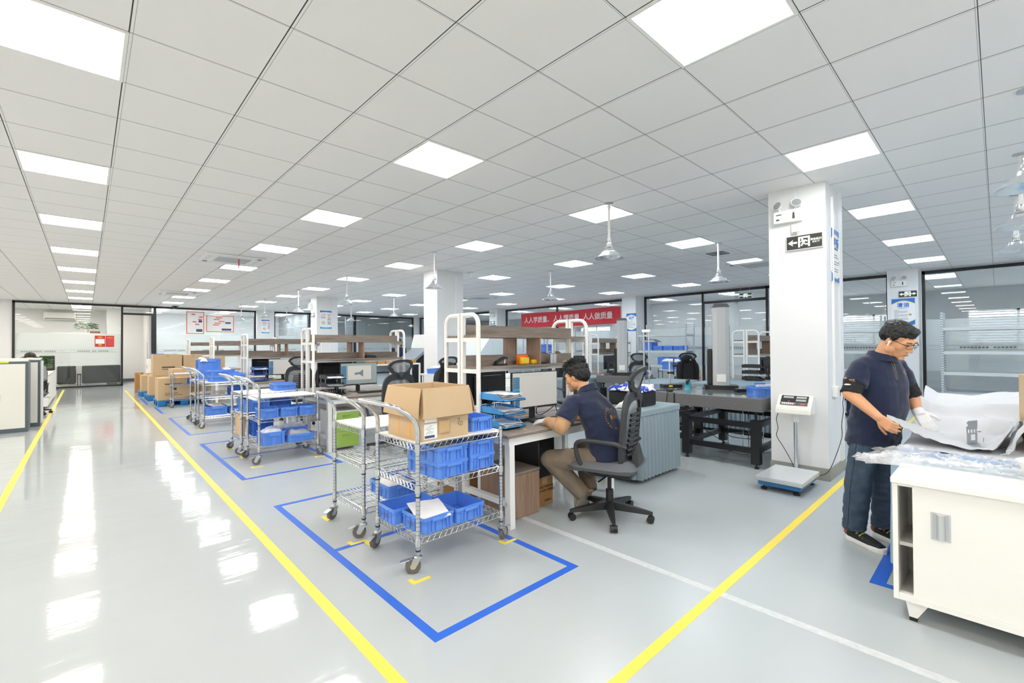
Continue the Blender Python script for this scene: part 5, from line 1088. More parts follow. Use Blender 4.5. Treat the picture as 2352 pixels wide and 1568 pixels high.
# chair with a black jacket behind the first bench, and the jacket over a chair beyond the granite
def coat(lb, x, y, z, w, h, rz):
    o = thing('jacket', lb, 'jacket', (x, y, z), rz)
    def f(u, v):
        a = (u-.5)*2*PI; t = v; rx = w/2*(.45+.55*t**.6)*(1+.06*math.sin(5*a+t*3)); ry = .09+.07*t+.02*math.sin(3*a); return V((rx*math.sin(a), ry*math.cos(a)-.03*t, -h*t+.05*math.cos(a)*(1-t)+.02*math.sin(7*a)*t))
    B().grid(f, 40, 14).build('body', pm('black_cloth', '17181a', .85, bump=(18, .5, .02)) if 'black_cloth' not in D.materials else D.materials['black_cloth'], o, 60)
    for s in (-1, 1): B().tube(smooth_path([(s*w*.28, .0, -.06), (s*w*.42, -.04, -h*.3), (s*w*.44, -.06, -h*.65), (s*w*.36, -.07, -h*.85)]), .042, 10).build('sleeve', D.materials['black_cloth'], o)
    B().sph((-.03, -.05, -.03), (.12, .10, .09)).build('hood', D.materials['black_cloth'], o); B().cyl((.03, -.17, -.05), (.03, -.175, -.05), .012, n=10).build('badge', MWP, o); return o
coat('black jacket hung over a chair back behind the first rack', 4.42, 6.25, 1.05, .5, .55, R(-40)); coat('black hooded jacket hung over a chair beyond the granite plates', 9.55, 4.6, 1.10, .36, .74, R(-60))
dup(PROTO['office_chair'], 'dark chair under the black hooded jacket', (10.0, 4.85, 0), R(-60)); dup(PROTO['office_chair'], 'black mesh chair seen between rack shelf and monitor top', (6.15, 5.1, 0), R(-20))
# stacks of small cartons behind the drawing monitor
for k in range(6): carton('small flat carton %s in the row behind the drawing monitor' % ORD[k], 4.4+.19*(k % 6)*1.0, 9.1-.0*k, 1.0, .17, .25, .06+.02*(k % 2), 0, None, 'small cartons behind the drawing monitor', MCBD, False)
o = thing('shelf_unit', 'white shelf unit carrying the small cartons', 'shelf', (4.3, 8.9, 0)); B().box(0, 0, .97, 1.2, .4, 1.0).box(0, 0, .5, 1.2, .4, .53).build('shelf', MWP, o, 0); 
for x in (0, 1.17):
    for y in (0, .37): B().box(x, y, 0, x+.03, y+.03, .97).build('post', MWS, o, 0)
bin_('blue bin with papers in front of the second pillar', 5.0, 7.35, .85, .45, .35, .09, .3); o = thing('side_table', 'white table carrying the paper-filled blue bin at the second pillar', 'table', (5.0, 7.35, 0)); B().box(-.32, -.28, .82, .32, .28, .849).build('top', MWP, o)
for x in (-.28, .25):
    for y in (-.24, .21): B().box(x, y, 0, x+.03, y+.03, .82).build('leg', MWS, o, 0)
sheet('paper_stack', 'white papers piled in the blue bin at the second pillar', 'papers', 4.98, 7.33, .93, .35, .28, MPAP, .5, .02, 4, tilt=.04)
# ---------- packing table at the right ----------
o = thing('packing_table', 'packing table under a light blue cloth beside the standing man', 'table', (3.38, -1.1, 0)); B().box(.02, .02, .69, 1.6, 1.5, .715).build('tabletop', MWP, o, 0)
for x in (.06, 1.5):
    for y in (.06, 1.42): B().box(x, y, 0, x+.05, y+.05, .69).build('leg', MWS, o, 0)
MCL = pm('light_blue_cloth', '9db4c4', .75, bump=(150, .1, .001))
def cl(u, v):
    return V((0, 0, 0))
b = B(); rows = []; L, W = 1.62, 1.52; per = 2*(L+W); n = 180
for k, zz in enumerate((.722, .722, .70, .45, .2, .1)):
    row = []
    for i in range(n):
        s = per*i/n; off = (-.02, .0, .012, .02, .03, .034)[k]+(.016*math.sin(s*9)*(k-2)/3 if k > 2 else 0)
        if s < L: q = (s, -off)
        elif s < L+W: q = (L+off, s-L)
        elif s < 2*L+W: q = (L-(s-L-W), W+off)
        else: q = (-off, W-(s-2*L-W))
        row.append(b.bm.verts.new((q[0], q[1], zz)))
    rows.append(row)
for a, c in zip(rows, rows[1:]):
    for i in range(n): b.bm.faces.new((a[i], a[(i+1) % n], c[(i+1) % n], c[i]))
b.bm.faces.new(rows[0]); b.build('cloth', MCL, o, 50)
tag(B().box(3.46, -.95, .7235, 4.7, .40, .7275, .002).build('cutting_mat', pm('mat_blue', '4f8fc8', .5), None, 0), 'bright blue mat on the packing table under the foam', 'mat')
c = thing('sliding_door_cabinet', 'low white sliding-door cabinet at the right front', 'cabinet', (2.94, -1.5, 0))
Wc, Lc = .375, 1.87
B().box(-.012, -.01, .672, Wc, Lc+.006, .70, .003).build('top', MWP, c, 0); B().box(0, Lc-.02, .1, Wc, Lc, .6715).box(Wc-.01, .02, .1, Wc, Lc-.0205, .6715).box(0, 0, .1, Wc, .0195, .6715).box(.0005, .02, .1005, Wc-.0105, Lc-.0205, .125).build('carcass', MWP, c, 0)
B().box(.06, .02, .35, Wc-.01, Lc-.02, .368).build('inner_shelf', MWP, c, 0); B().box(.002, .021, .1255, .035, Lc-.021, .134).box(.002, .021, .66, .035, Lc-.021, .6712).build('track', MWS, c, 0)
for y0, y1, x in ((.9, Lc-.075, .006), (.0, .95, .022)):
    dr = B().box(x, y0, .135, x+.014, y1, .66).build('door', MWP, c, 0)
    if x < .01:
        yh = y1-.1; B().box(x-.002, yh-.035, .43, x+.001, yh+.035, .56).build('handle_plate', MALU, dr, 0); B().prism([(yh-.028, .435), (yh+.028, .435), (yh+.028, .555), (yh-.028, .555)], x-.003, x-.0021, 'x').build('handle_recess', MZN, dr, 0); B().cyl((x-.005, yh, .437), (x-.005, yh, .553), .016, n=12).build('handle_grip', MALU, dr)
for y in (.04, Lc-.13): lg = B().prism([(y, .1), (y+.09, .1), (y+.075, .018), (y+.045, .018)], .03, .07, 'x').build('leg', MWS, c, 0); B().box(.03, y+.045, 0, .07, y+.075, .018).build('foot', MBLK, lg, 0)
# foam sheets heaped over the mat
MFOAM = pm('foam_sheet', 'c9ccd0', .75, bump=(60, .12, .002))
o = thing('foam_sheet', 'large crumpled white foam sheet spread over the packing table', 'foam sheet', (0, 0, 0))
def foam(u, v):     # u along X from the near edge to the far edge, v along Y from the man towards the right
    X = 3.60+u*1.45; Y = .40-v*.56; n1 = NZ.noise(V((X*2.1, Y*2.3, 3))); n2 = NZ.noise(V((X*6, Y*7, 9)))
    prof = ((3.6, .735), (3.95, .74), (4.12, .775), (4.28, .87), (4.42, .945), (4.52, .925), (4.62, .90), (4.76, .945), (4.9, .985), (4.98, .95), (5.05, .76)); q = X+.07*n1; z = prof[-1][1]
    for (a, za), (c_, zc) in zip(prof, prof[1:]):
        if q <= c_: t = max(0, (q-a)/(c_-a)); t = t*t*(3-2*t); z = za+(zc-za)*t; break
    k = min(1, max(0, (X-3.9)/.3)); z = .735+(z-.735)*(1+.22*NZ.noise(V((Y*2.2, 4, 1)))-.25*max(0, Y-.2)*3*.5)
    cr = 1-abs(NZ.noise(V((X*5.5+Y*2, Y*4.2-X, 2))))*2.4; z += (.022*cr+.012*n2)*k+.004*n2
    z += .05*max(0, .12-v)/.12*k
    return V((X, Y+.03*n1, max(.732, z)))
B().grid(foam, 90, 70, .003).build('spread_sheet', MFOAM, o, 60)
def fold(u, v):     # sheet lifted by the man's hand, draping towards the right and up against the carton
    p = [V((3.63, .475, .90)), V((3.68, .41, .845)), V((3.72, .33, .80)), V((3.70, .24, .775)), V((3.66, .12, .755)), V((3.68, .02, .77)), V((3.74, -.05, .90))]
    q = [V((3.70, .485, .905)), V((3.86, .42, .86)), V((4.0, .33, .81)), V((4.05, .22, .765)), V((4.1, .08, .76)), V((4.12, -.02, .80)), V((4.15, -.08, .93))]
    t = u*(len(p)-1); i = min(int(t), len(p)-2); f = t-i; f = f*f*(3-2*f) if 0 else f
    a = p[i].lerp(p[i+1], f); c_ = q[i].lerp(q[i+1], f); r_ = a.lerp(c_, v)
    r_.z += .03*math.sin(PI*v)*(1-u)*.6-.028*math.sin(PI*v)*(.3+.7*u)+.014*(.5-abs(NZ.noise(V((u*7, v*4, 2)))))+.007*NZ.noise(V((u*20, v*12, 4)))
    return r_
B().grid(fold, 50, 24, .0025).build('lifted_sheet', MFOAM, o, 60)
def upf(u, v): # standing fold against the carton
    X = 3.70+.55*u; Y = -.03-.06*math.sin(u*PI)-.02*v; n1 = NZ.noise(V((u*5, v*4, 7))); return V((X+.02*n1, Y+.03*n1+.03*(1-v), .735+v*(.22*math.sin(min(1, u*2.2+.15)*PI*.5)*(1-.4*u))))
B().grid(upf, 26, 14, .003).build('standing_fold', MFOAM, o, 60)
# steel bracket and a flat steel part
o = thing('steel_bracket', 'punched steel bracket standing on the foam', 'bracket', (3.94, .115, .752), R(-25)); MST = pm('bracket_steel', 'aeb4ba', .32, .85)
b = B(); hs = [(-.028, .075), (0, .075), (.028, .075)]
# plate with round holes and one square opening, built from strips
zs_ = [0, .022, .058, .066, .084, .105]; 
b.box(-.048, -.001, 0, .05, .001, .02).box(-.048, -.001, .02, -.012, .001, .056).box(.032, -.001, .02, .05, .001, .056).box(-.048, -.001, .056, .05, .001, .066)
for i in range(4): x0 = -.052+i*.028; b.box(x0, -.001, .066, x0+.012, .001, .086)
b.box(-.052, -.001, .086, .05, .001, .106); b.build('plate', MST, o, 0)
B().prism([(-.07, .125), (.03, .125), (.03, .142), (-.06, .142), (-.07, .136)], -.012, -.010, 'y').box(-.052, -.012, .105, .03, .001, .107).box(-.06, -.012, .106, .03, -.010, .128).build('top_flange', MST, o, 0); B().box(-.09, -.12, -.004, .13, .02, 0).build('base_plate', MST, o, 0); B().cyl((.07, -.02, 0), (.07, -.02, .035), .002, n=6).build('pin', MST, o)
o = thing('steel_profile', 'flat slotted steel profile lying on the foam right of the bracket', 'steel part', (4.3, .02, .80), R(-52)); B().box(-.16, -.04, 0, .16, .0, .035).box(-.16, -.09, 0, .16, -.04, .006).build('body', MST, o, 0); B().box(-.11, -.0912, .012, -.05, -.04, .016).box(.0, -.0405, .012, .03, -.04, .018).build('slots', MBLK, o, 0)
carton('tall brown carton at the right frame edge on the packing table', 4.02, -.27, .745, .40, .32, .43, R(8), None, None, MCB)
def film(lb, x, y, z, sx, sy, h, seed, rz=0, nu=60, nv=80):
    def f(u, v):
        X = (u-.5)*sx; Y = (v-.5)*sy; q = V((X*9+seed, Y*5, seed)); a = (1-abs(NZ.noise(q))*2)**2; b_ = (1-abs(NZ.noise(q*2.7))*2)**2; c_ = NZ.noise(q*6); e = min(1, 9*min(u, 1-u, v, 1-v))
        n = NZ.noise(V((X*4, Y*4, seed+3))); return V((X*(1+.12*n)+.012*c_, Y*(1+.1*n)+.02*NZ.noise(V((X*14, 2, seed))), max(.001, h*e*(.25+.5*a+.35*b_+.12*c_))))
    o = B().grid(f, nu, nv).build('film_wrap', MFILM, None, 30); o.location = (x, y, z); o.rotation_euler = (0, 0, rz); return tag(o, lb, 'film')
film('crumpled clear stretch film across the cabinet and table', 3.33, .16, .724, .46, .74, .045, 5)
film('twisted end of clear film hanging over toward the man\'s legs', 3.19, .43, .722, .16, .26, .05, 7, .6, 24, 36)
film('silvery crumpled film strip beside the blue mat', 3.55, .375, .735, .12, .09, .03, 9, .2, 24, 20)
o = thing('white_basin', 'rounded white plastic tub cut by the right frame edge', 'tub', (3.30, -.20, .712)); B().lathe([(.09, 0), (.12, .02), (.145, .075), (.15, .085), (.143, .085), (.115, .02), (.0, .012)], n=32).build('body', MWP, o)
from mathutils.bvhtree import BVHTree
# ---------- people: overlapping closed volumes fused into one continuous surface ----------
def blob(prims, vox=.006, smooth=6, disp=None, fac=.5):
    b = B()
    for p in prims:
        k = p[0]
        if k == 'c':      # tapered limb with round ends
            _, p0, p1, r0, r1 = p[:5]; p0 = V(p0); p1 = V(p1); e = p[5] if len(p) > 5 else 3
            b.tube([p0, p1], [r0, r1], 16)
            if e & 1: b.sph(p0, r0, u=16, v=12)
            if e & 2: b.sph(p1, r1, u=16, v=12)
        elif k == 'e': b.sph(p[1], p[2], p[3] if len(p) > 3 else None, 20, 14)
        elif k == 'l':    # loft of elliptical rings (centre, right axis, front axis, half width, half depth)
            rings = []
            for c, ax, ay, rx, ry in p[1]:
                c = V(c); ax = V(ax).normalized(); ay = V(ay).normalized(); ring = []
                for j in range(28):
                    a = 2*PI*j/28; ca, sa = math.cos(a), math.sin(a); ex = .82
                    ring.append(c+ax*rx*math.copysign(abs(ca)**ex, ca)+ay*ry*math.copysign(abs(sa)**ex, sa))
                rings.append(ring)
            b.loft(rings)
    bmesh.ops.recalc_face_normals(b.bm, faces=b.bm.faces[:]); me = D.meshes.new('raw'); b.bm.to_mesh(me); b.bm.free()
    me = obj_from_mods(me, [('REMESH', dict(mode='VOXEL', voxel_size=vox)), ('SMOOTH', dict(iterations=smooth, factor=fac))])
    if disp:
        ns = [v.normal.copy() for v in me.vertices]
        for v, n in zip(me.vertices, ns): v.co += n*disp(v.co)
    me.polygons.foreach_set('use_smooth', [True]*len(me.polygons)); return me
def wr(amp, f, seed=0, st=(1, 1, 1)):      # soft cloth folds
    def g(c):
        q = V((c.x*f*st[0]+seed, c.y*f*st[1], c.z*f*st[2])); n = NZ.noise(q); m = NZ.noise(q*2.3+V((3, 1, 7))); return amp*((1-abs(n)*2.2)*.6+.4*m)
    return g
def frame(fwd, up=(0, 0, 1)):
    f = V(fwd).normalized(); r = f.cross(V(up)).normalized(); u = r.cross(f); return M(((r.x, f.x, u.x, 0), (r.y, f.y, u.y, 0), (r.z, f.z, u.z, 0), (0, 0, 0, 1)))
def head_prims(Mx, s=1.0, face=True):
    def T(p): return (Mx @ V(p)*1.0) if False else Mx @ (V(p)*s)
    R3 = Mx.to_3x3().to_4x4(); out = []
    def e(c, r, rot=None): out.append(('e', T(c), tuple(q*s for q in r), R3 @ rot if rot is not None else R3))
    def c(p, q, a, b_): out.append(('c', T(p), T(q), a*s, b_*s))
    e((0, -.014, .035), (.073, .094, .080)); e((0, .026, -.03), (.061, .066, .078)); e((0, .046, -.078), (.042, .040, .028))
    for k in (-1, 1):
        e((k*.036, .052, -.022), (.028, .030, .032)); e((k*.03, .068, .012), (.022, .02, .018))
        e((k*.074, -.004, -.010), (.009, .019, .030), M.Rotation(k*.35, 4, 'Z') @ M.Rotation(-.2, 4, 'X')); e((k*.011, .096, -.036), (.009, .010, .008)); e((k*.052, .01, -.062), (.02, .03, .03))
    c((0, .085, .008), (0, .107, -.030), .0075, .0115); c((-.036, .079, .024), (.036, .079, .024), .013, .013)
    e((0, .091, -.060), (.023, .011, .0055)); e((0, .089, -.070), (.020, .011, .0065)); e((0, .080, -.098), (.021, .020, .017)); e((0, .06, -.06), (.04, .034, .05))
    return out
def hand_prims(wrist, fwd, palm_n, curl=(.3, .3, .35, .4), thumb=1, s=1.0, pad=0, spread=.16, thumb_in=.5):
    """palm with four unequal curled fingers and a thumb leaving its side; palm_n points out of the palm"""
    f = V(fwd).normalized(); n = V(palm_n); n = (n-f*n.dot(f)).normalized(); side = f.cross(n)*thumb; w = V(wrist); out = []
    L = [.072, .080, .075, .058]; base = [.027, .009, -.010, -.027]
    for i in range(4):
        k = w+f*(.088-.004*abs(i-1))*s+side*base[i]*s; out.append(('c', w+f*.018*s+side*base[i]*.7*s, k, (.013+pad)*s, (.0115+pad)*s))
        d = (f+side*spread*(1-i*.66)*.6).normalized(); p = k; seg = [.46, .31, .23]
        for j in range(3):
            a = curl[i]*(1.0, 1.1, .8)[j]; ax = d.cross(n).normalized(); d = (M.Rotation(a, 3, ax) @ d).normalized(); q = p+d*L[i]*seg[j]*s; out.append(('c', p, q, (.0092-.0008*j+pad)*s, (.0086-.0009*j+pad)*s)); p = q
    t0 = w+f*.024*s+side*.024*s; d = (f*.62+side*.78+n*thumb_in*.5).normalized(); t1 = t0+d*.036*s; d2 = (d+f*.5+n*thumb_in*.4).normalized(); t2 = t1+d2*.030*s; t3 = t2+(d2+f*.3+n*.2).normalized()*.024*s
    out += [('c', t0, t1, (.0135+pad)*s, (.0115+pad)*s), ('c', t1, t2, (.0108+pad)*s, (.0098+pad)*s), ('c', t2, t3, (.0098+pad)*s, (.0082+pad)*s), ('e', w+f*.05*s+n*.004, ((.036+pad)*s, (.036+pad)*s, (.016+pad)*s), frame(f, n))]
    return out
def decal(txtmesh_or_poly, host, origin, direction, upv, parent, mat, name='lettering', lift=.0015):
    """project a flat mesh onto a garment along a direction"""
    me = txtmesh_or_poly; bv = BVHTree.FromPolygons([v.co for v in host.vertices], [p.vertices[:] for p in host.polygons]); d = V(direction).normalized(); u = V(upv); u = (u-d*u.dot(d)).normalized(); r = d.cross(u).normalized(); o = V(origin)
    for v in me.vertices:
        p = o+r*v.co.x+u*v.co.y-d*.3; hit = bv.ray_cast(p, d)
        v.co = hit[0]-d*lift if hit[0] is not None else p+d*.3
    return mo(name, me, mat, parent)
def poly_mesh(pts):
    me = D.meshes.new('logo'); me.from_pydata([(x, y, 0) for x, y in pts], [], [list(range(len(pts)))]); return me
def strip_mesh(x0, w_=.005, n=14, L=.115):
    me = D.meshes.new('zip'); vs = []; fs = []
    for k in range(n+1): vs += [(x0-x0*.3*k/n, -.012-L*k/n, 0), (x0-x0*.3*k/n+w_, -.012-L*k/n, 0)]
    for k in range(n): fs.append((2*k, 2*k+1, 2*k+3, 2*k+2))
    me.from_pydata(vs, [], fs); return me
def shoe(root, heel, toe, up, mats, nm='shoe', hgt=.085, lace=True):
    h = V(heel); f = (V(toe)-h); L = f.length; f.normalize(); u = V(up).normalized(); s = f.cross(u).normalized()
    def P(x, y, z): return h+f*x*L+s*y+u*z
    ax = s; ay = u
    up_ = blob([('l', [(P(.05, 0, .05), s, u, .028, .035), (P(.2, 0, .055), s, u, .035, .04), (P(.45, 0, .047), s, u, .038, .034), (P(.7, 0, .038), s, u, .044, .024), (P(.93, 0, .03), s, u, .034, .014)]), ('e', P(.12, 0, .05), (.034, .034, .04)), ('c', P(.18, 0, .06), P(.16, 0, hgt+.012), .036, .035)], .006, 5)
    o = mo(nm, up_, mats[0], root)
    sl = B(); 
    def outl(k, z): return [P(x, y*k, z) for x, y in ((-.02, 0), (.0, .022), (.08, .033), (.3, .035), (.5, .038), (.72, .047), (.88, .042), (.98, .022), (1.02, 0), (.98, -.022), (.88, -.042), (.72, -.047), (.5, -.038), (.3, -.035), (.08, -.033), (.0, -.022))]
    sl.loft([outl(.92, 0), outl(1.03, .008), outl(1.0, .028), outl(.9, .034)]); sl.build('sole', mats[1], o, 50)
    hp = B(); hp.sph(P(.03, 0, .058), (.03, .03, .034)); hp.build('heel_patch', mats[2], o)
    if lace:
        b = B()
        for k in range(4): x = .34+k*.085; b.tube([P(x, -.036, .072-.008*k), P(x+.02, -.012, .093-.012*k), P(x+.02, .012, .093-.012*k), P(x, .036, .072-.008*k)], .004, 5)
        b.build('laces', mats[3], o)
    return o
MSK = pm('skin_tone', 'd9a077', .5, var=(5, .05)); MSHIRT = pm('navy_polo', '15213f', .88, sheen=.25, bump=(260, .12, .001)); MDEN = pm('blue_denim', '3d4c5e', .85, var=(16, .22), bump=(220, .2, .001))
MUND = pm('black_sleeve', '232326', .85); MGLV = pm('white_glove', 'e9e9ea', .85, bump=(300, .2, .001)); MKH = pm('khaki_cotton', '7d7060', .85, var=(10, .12)); MTAN = pm('tan_sleeve', 'c39a72', .85, var=(12, .08)); MGOL = pm('gold_embroidery', 'c8974f', .6)
MHR = pm('hair_black', '121213', .42, bump=(140, .9, .003)); MEYE = pm('eye_dark', '1a1412', .2); MLIP = pm('lip', 'b5705e', .5)
# ===== standing man at the packing table =====
P1 = thing('person', 'standing man in navy polo and jeans with glasses, sorting foam at the table', 'person', (3.95, .60, 0)); P1.location = (0, 0, 0)
d = V((-.5, -.866, 0)); r = V((-.866, .5, 0)); z = V((0, 0, 1))
sh_R, el_R, wr_R, kn_R = V((3.825, .64, 1.195)), V((3.735, .68, 1.03)), V((3.645, .52, .90)), V((3.62, .452, .845))
sh_L, el_L, wr_L, kn_L = V((4.075, .485, 1.20)), V((4.11, .405, 1.0)), V((4.02, .37, .915)), V((3.985, .30, .81))
hc = V((3.90, .452, 1.392)); Mh = M.Translation(hc) @ frame((-.34, -.94, 0)) @ M.Rotation(R(-33), 4, 'X') @ M.Rotation(R(4), 4, 'Y')
hp1 = hand_prims(wr_R, (kn_R-wr_R)*1, r*-.9+d*.1+z*-.25, (.75, .8, .85, .9), -1, .95, thumb_in=.9)
hp2 = hand_prims(wr_L, (kn_L-wr_L), -z*.8+r*-.5, (.25, .28, .3, .35), 1, .95)
neck = V((3.925, .545, 1.27))
trunk = [(V((3.945, .60, .66)), r, d, .12, .09), (V((3.945, .59, .80)), r, d, .125, .105), (V((3.94, .565, .95)), r, d, .125, .11), (V((3.94, .555, 1.12)), r, d, .13, .10), (V((3.938, .555, 1.22)), r, d, .12, .075), (V((3.93, .55, 1.275)), r, d, .07, .06)]
hipR, knR, anR = V((3.893, .63, .72)), V((3.852, .665, .40)), V((3.882, .695, .09)); hipL, knL, anL = V((4.02, .56, .72)), V((4.025, .54, .40)), V((4.07, .565, .09))
body = head_prims(Mh, .98)+[('c', neck-z*.03, Mh @ V((0, -.02, -.06)), .058, .054), ('l', trunk), ('c', sh_R, el_R, .05, .042), ('c', el_R, wr_R, .044, .027), ('c', sh_L, el_L, .05, .042), ('c', el_L, wr_L, .044, .027),
    ('c', hipR, knR, .066, .055), ('c', knR, anR, .055, .038), ('c', hipL, knL, .066, .055), ('c', knL, anL, .055, .038)]+hp1+hp2
mo('body', blob(body, .0042, 4), MSK, P1)
hair = [('e', Mh @ V((0, -.016, .063)), (.079, .097, .058), Mh.to_3x3().to_4x4()), ('e', Mh @ V((0, -.052, .02)), (.074, .060, .068), Mh.to_3x3().to_4x4()), ('e', Mh @ V((0, .045, .088)), (.058, .036, .022), Mh.to_3x3().to_4x4())]
for k in (-1, 1): hair.append(('e', Mh @ V((k*.066, -.012, .032)), (.014, .045, .04), Mh.to_3x3().to_4x4()))
mo('hair', blob(hair, .0045, 3, lambda c: .004*NZ.noise(c*70)+.003*NZ.noise(c*150)), MHR, P1)
def facebits(root, Mh, glasses=True, s=1):
    b = B()
    for k in (-1, 1): b.tube([Mh @ V((k*.016, .0905, .022)), Mh @ V((k*.034, .090, .029)), Mh @ V((k*.05, .078, .024))], .0028, 6)
    b.build('eyebrows', MHR, root); b = B()
    for k in (-1, 1): b.sph(Mh @ V((k*.031, .0835, .004)), (.012, .006, .0042), Mh.to_3x3().to_4x4(), 12, 8)
    b.build('eyes', MEYE, root); B().tube([Mh @ V((x, .1005-abs(x)*.35, -.0648)) for x in (-.021, -.01, 0, .01, .021)], .0035, 6).build('mouth', MLIP, root)
    if glasses:
        g = B()
        for k in (-1, 1):
            pts = [(k*(.033+.026*math.cos(t)), .104-.010*abs(math.cos(t)) if 0 else .106-.012*(.5+.5*k*math.cos(t)*k), .002+.017*math.sin(t)) for t in [PI*2*j/16 for j in range(16)]]
            g.tube([Mh @ V(p) for p in pts], .0013, 6, closed=True); g.tube([Mh @ V((k*.059, .096, .010)), Mh @ V((k*.077, .07, .012)), Mh @ V((k*.079, .0, .006)), Mh @ V((k*.076, -.015, -.004))], .0022, 6)
        g.tube([Mh @ V((-.008, .110, .006)), Mh @ V((0, .112, .009)), Mh @ V((.008, .110, .006))], .0014, 6); g.build('glasses', MBLK, root)
facebits(P1, Mh)
e0 = Mh @ V((.086, .006, -.010)); B().sph(e0, (.0075, .0075, .0075)).tube([e0, Mh @ V((.088, .012, -.036))], .0042, 8).build('earbud', MWP, P1)
# polo shirt with short sleeves, hem cut flat
def g(q, k): return (q[0], q[1], q[2], q[3]+k, q[4]+k)
sh = [(V((3.95, .600, .685)), r, d, .157, .132), (V((3.95, .588, .80)), r, d, .152, .135), (V((3.946, .558, .93)), r, d, .148, .140), (V((3.944, .55, 1.08)), r, d, .150, .128), (V((3.943, .552, 1.19)), r, d, .148, .102), (V((3.935, .551, 1.25)), r, d, .11, .078), (V((3.928, .548, 1.285)), r, d, .075, .066)]
uR = sh_R.lerp(el_R, .62); uL = sh_L.lerp(el_L, .62)
shirt = blob([('l', sh), ('c', sh_R, uR, .063, .070, 1), ('c', sh_L, uL, .063, .070, 1), ('c', V((3.93, .55, 1.262)), sh_R+z*.008, .052, .056), ('c', V((3.93, .55, 1.262)), sh_L+z*.008, .052, .056), ('e', (sh_R+V(sh[4][0]))/2+z*.01, (.085, .07, .05)), ('e', (sh_L+V(sh[4][0]))/2+z*.01, (.085, .07, .05))], .0065, 5, wr(.010, 7, 2, (1, 1, 1.4)))
so = mo('polo_shirt', shirt, MSHIRT, P1)
mo('undersleeve', blob([('c', uR-(el_R-sh_R)*.1, el_R+(wr_R-el_R)*.02, .061, .056, 0)], .006, 4, wr(.006, 26, 1, (1, 1, 2.2))), MUND, P1)
mo('undersleeve', blob([('c', uL-(el_L-sh_L)*.1, el_L+(wr_L-el_L)*.02, .061, .056, 0)], .006, 4, wr(.006, 26, 5, (1, 1, 2.2))), MUND, P1)
col = B(); rings = []
for k, (dz, ex) in enumerate(((.0, .066), (.028, .063), (.03, .068), (-.014, .092), (-.018, .088))):
    ring = []
    for j in range(24):
        a = 2*PI*j/24; ca, sa = math.cos(a), math.sin(a); c = V((3.927, .545, 1.288)); ring.append(c+r*ex*ca*1.0+d*(ex*sa+.004)+z*(dz-.028*max(0, sa)-.0*ca))
    rings.append(ring)
col.loft(rings, False).build('collar', MSHIRT, so, 60)
zp = [(x, y) for x, y in ((-.004, .0), (.004, .0), (.004, -.115), (-.004, -.115))]
decal(strip_mesh(-.010), shirt, V((3.93, .55, 1.255))+d*.1, -d, z, so, pm('zip_brass', '6f6652', .4), 'zip_edge'); decal(strip_mesh(.006), shirt, V((3.93, .55, 1.255))+d*.1, -d, z, so, D.materials['zip_brass'], 'zip_edge')
cg = V((3.93, .55, 1.17))+d*.1-r*.085; decal(poly_mesh([(-.014, .022), (-.006, -.012), (.004, .004), (.012, .016), (.003, .014), (-.002, .004)]), shirt, cg, -d, z, so, MGOL, 'chest_logo'); decal(poly_mesh([(.010, -.008), (.03, -.006), (.03, -.011), (.010, -.013)]), shirt, cg, -d, z, so, MGOL, 'chest_logo')
ad = (r*.7+V((-.55, .1, 0))).normalized(); ao = sh_R.lerp(el_R, .42)+ad*.08
decal(poly_mesh([(-.034, .012), (-.02, .016), (-.005, .01), (-.016, .008), (-.022, -.006), (-.03, .002)]), shirt, ao, -ad, z, so, MGOL, 'sleeve_logo'); [decal(poly_mesh([(.004+k*.011, .004-q*.01), (.013+k*.011, .004-q*.01), (.013+k*.011, -.003-q*.01), (.004+k*.011, -.003-q*.01)]), shirt, ao, -ad, z, so, MGOL, 'sleeve_logo') for k in range(3) for q in range(2)]
B().sph(uR+ad*.066+z*.0, (.02, .02, .006)).build('white_tag', MWP, so)
# jeans
W_ = [(V((3.948, .602, .75)), r, d, .138, .116), (V((3.948, .603, .74)), r, d, .142, .120), (V((3.948, .605, .66)), r, d, .138, .116)]
jl = [('l', W_)]
for h_, k_, a_ in ((hipR, knR, anR), (hipL, knL, anL)): jl += [('c', h_-z*.03, k_, .083, .074), ('c', k_, a_+z*.012, .074, .066, 1)]
jm = blob(jl, .0065, 5, wr(.009, 8, 4, (1, 1, 1.9))); jo = mo('jeans', jm, MDEN, P1)
for a_, h_ in ((anR, 1), (anL, 2)): mo('trouser_cuff', blob([('c', a_+z*.05, a_-z*.004, .068, .068, 0)], .006, 3, wr(.005, 26, h_, (1, 1, 2))), MDEN, jo)
bvj = BVHTree.FromPolygons([v.co for v in jm.vertices], [p.vertices[:] for p in jm.polygons]); sp = []
for k in range(24):
    zz = .70-k*.026; t = k/23; c = hipR.lerp(anR, t) if False else (hipR.lerp(knR, t*2) if t < .5 else knR.lerp(anR, t*2-1)); hit = bvj.ray_cast(V((c.x, c.y, zz))+V((-.3, .12, 0)), V((.93, -.37, 0)))
    if hit[0] is not None: sp.append(hit[0])
if len(sp) > 3: B().tube(sp, .0022, 5).build('side_seam', pm('seam_dark', '252e3a', .9), jo)
ms = (pm('shoe_black', '212224', .7), pm('sole_white', 'e8e6e2', .5), pm('heel_rust', 'a5563a', .6), pm('lace_lime', 'c8d44a', .5))
shoe(P1, (3.905, .735, .0), (3.775, .51, .0), (0, 0, 1), ms); shoe(P1, (4.10, .615, 0), (3.975, .39, 0), (0, 0, 1), ms)
mo('glove', blob(hand_prims(wr_L, (kn_L-wr_L), -z*.8+r*-.5, (.25, .28, .3, .35), 1, .95, .0022)+[('c', wr_L-(wr_L-el_L)*.12, wr_L+(kn_L-wr_L)*.25, .034, .031, 0)], .0042, 3), MGLV, P1)
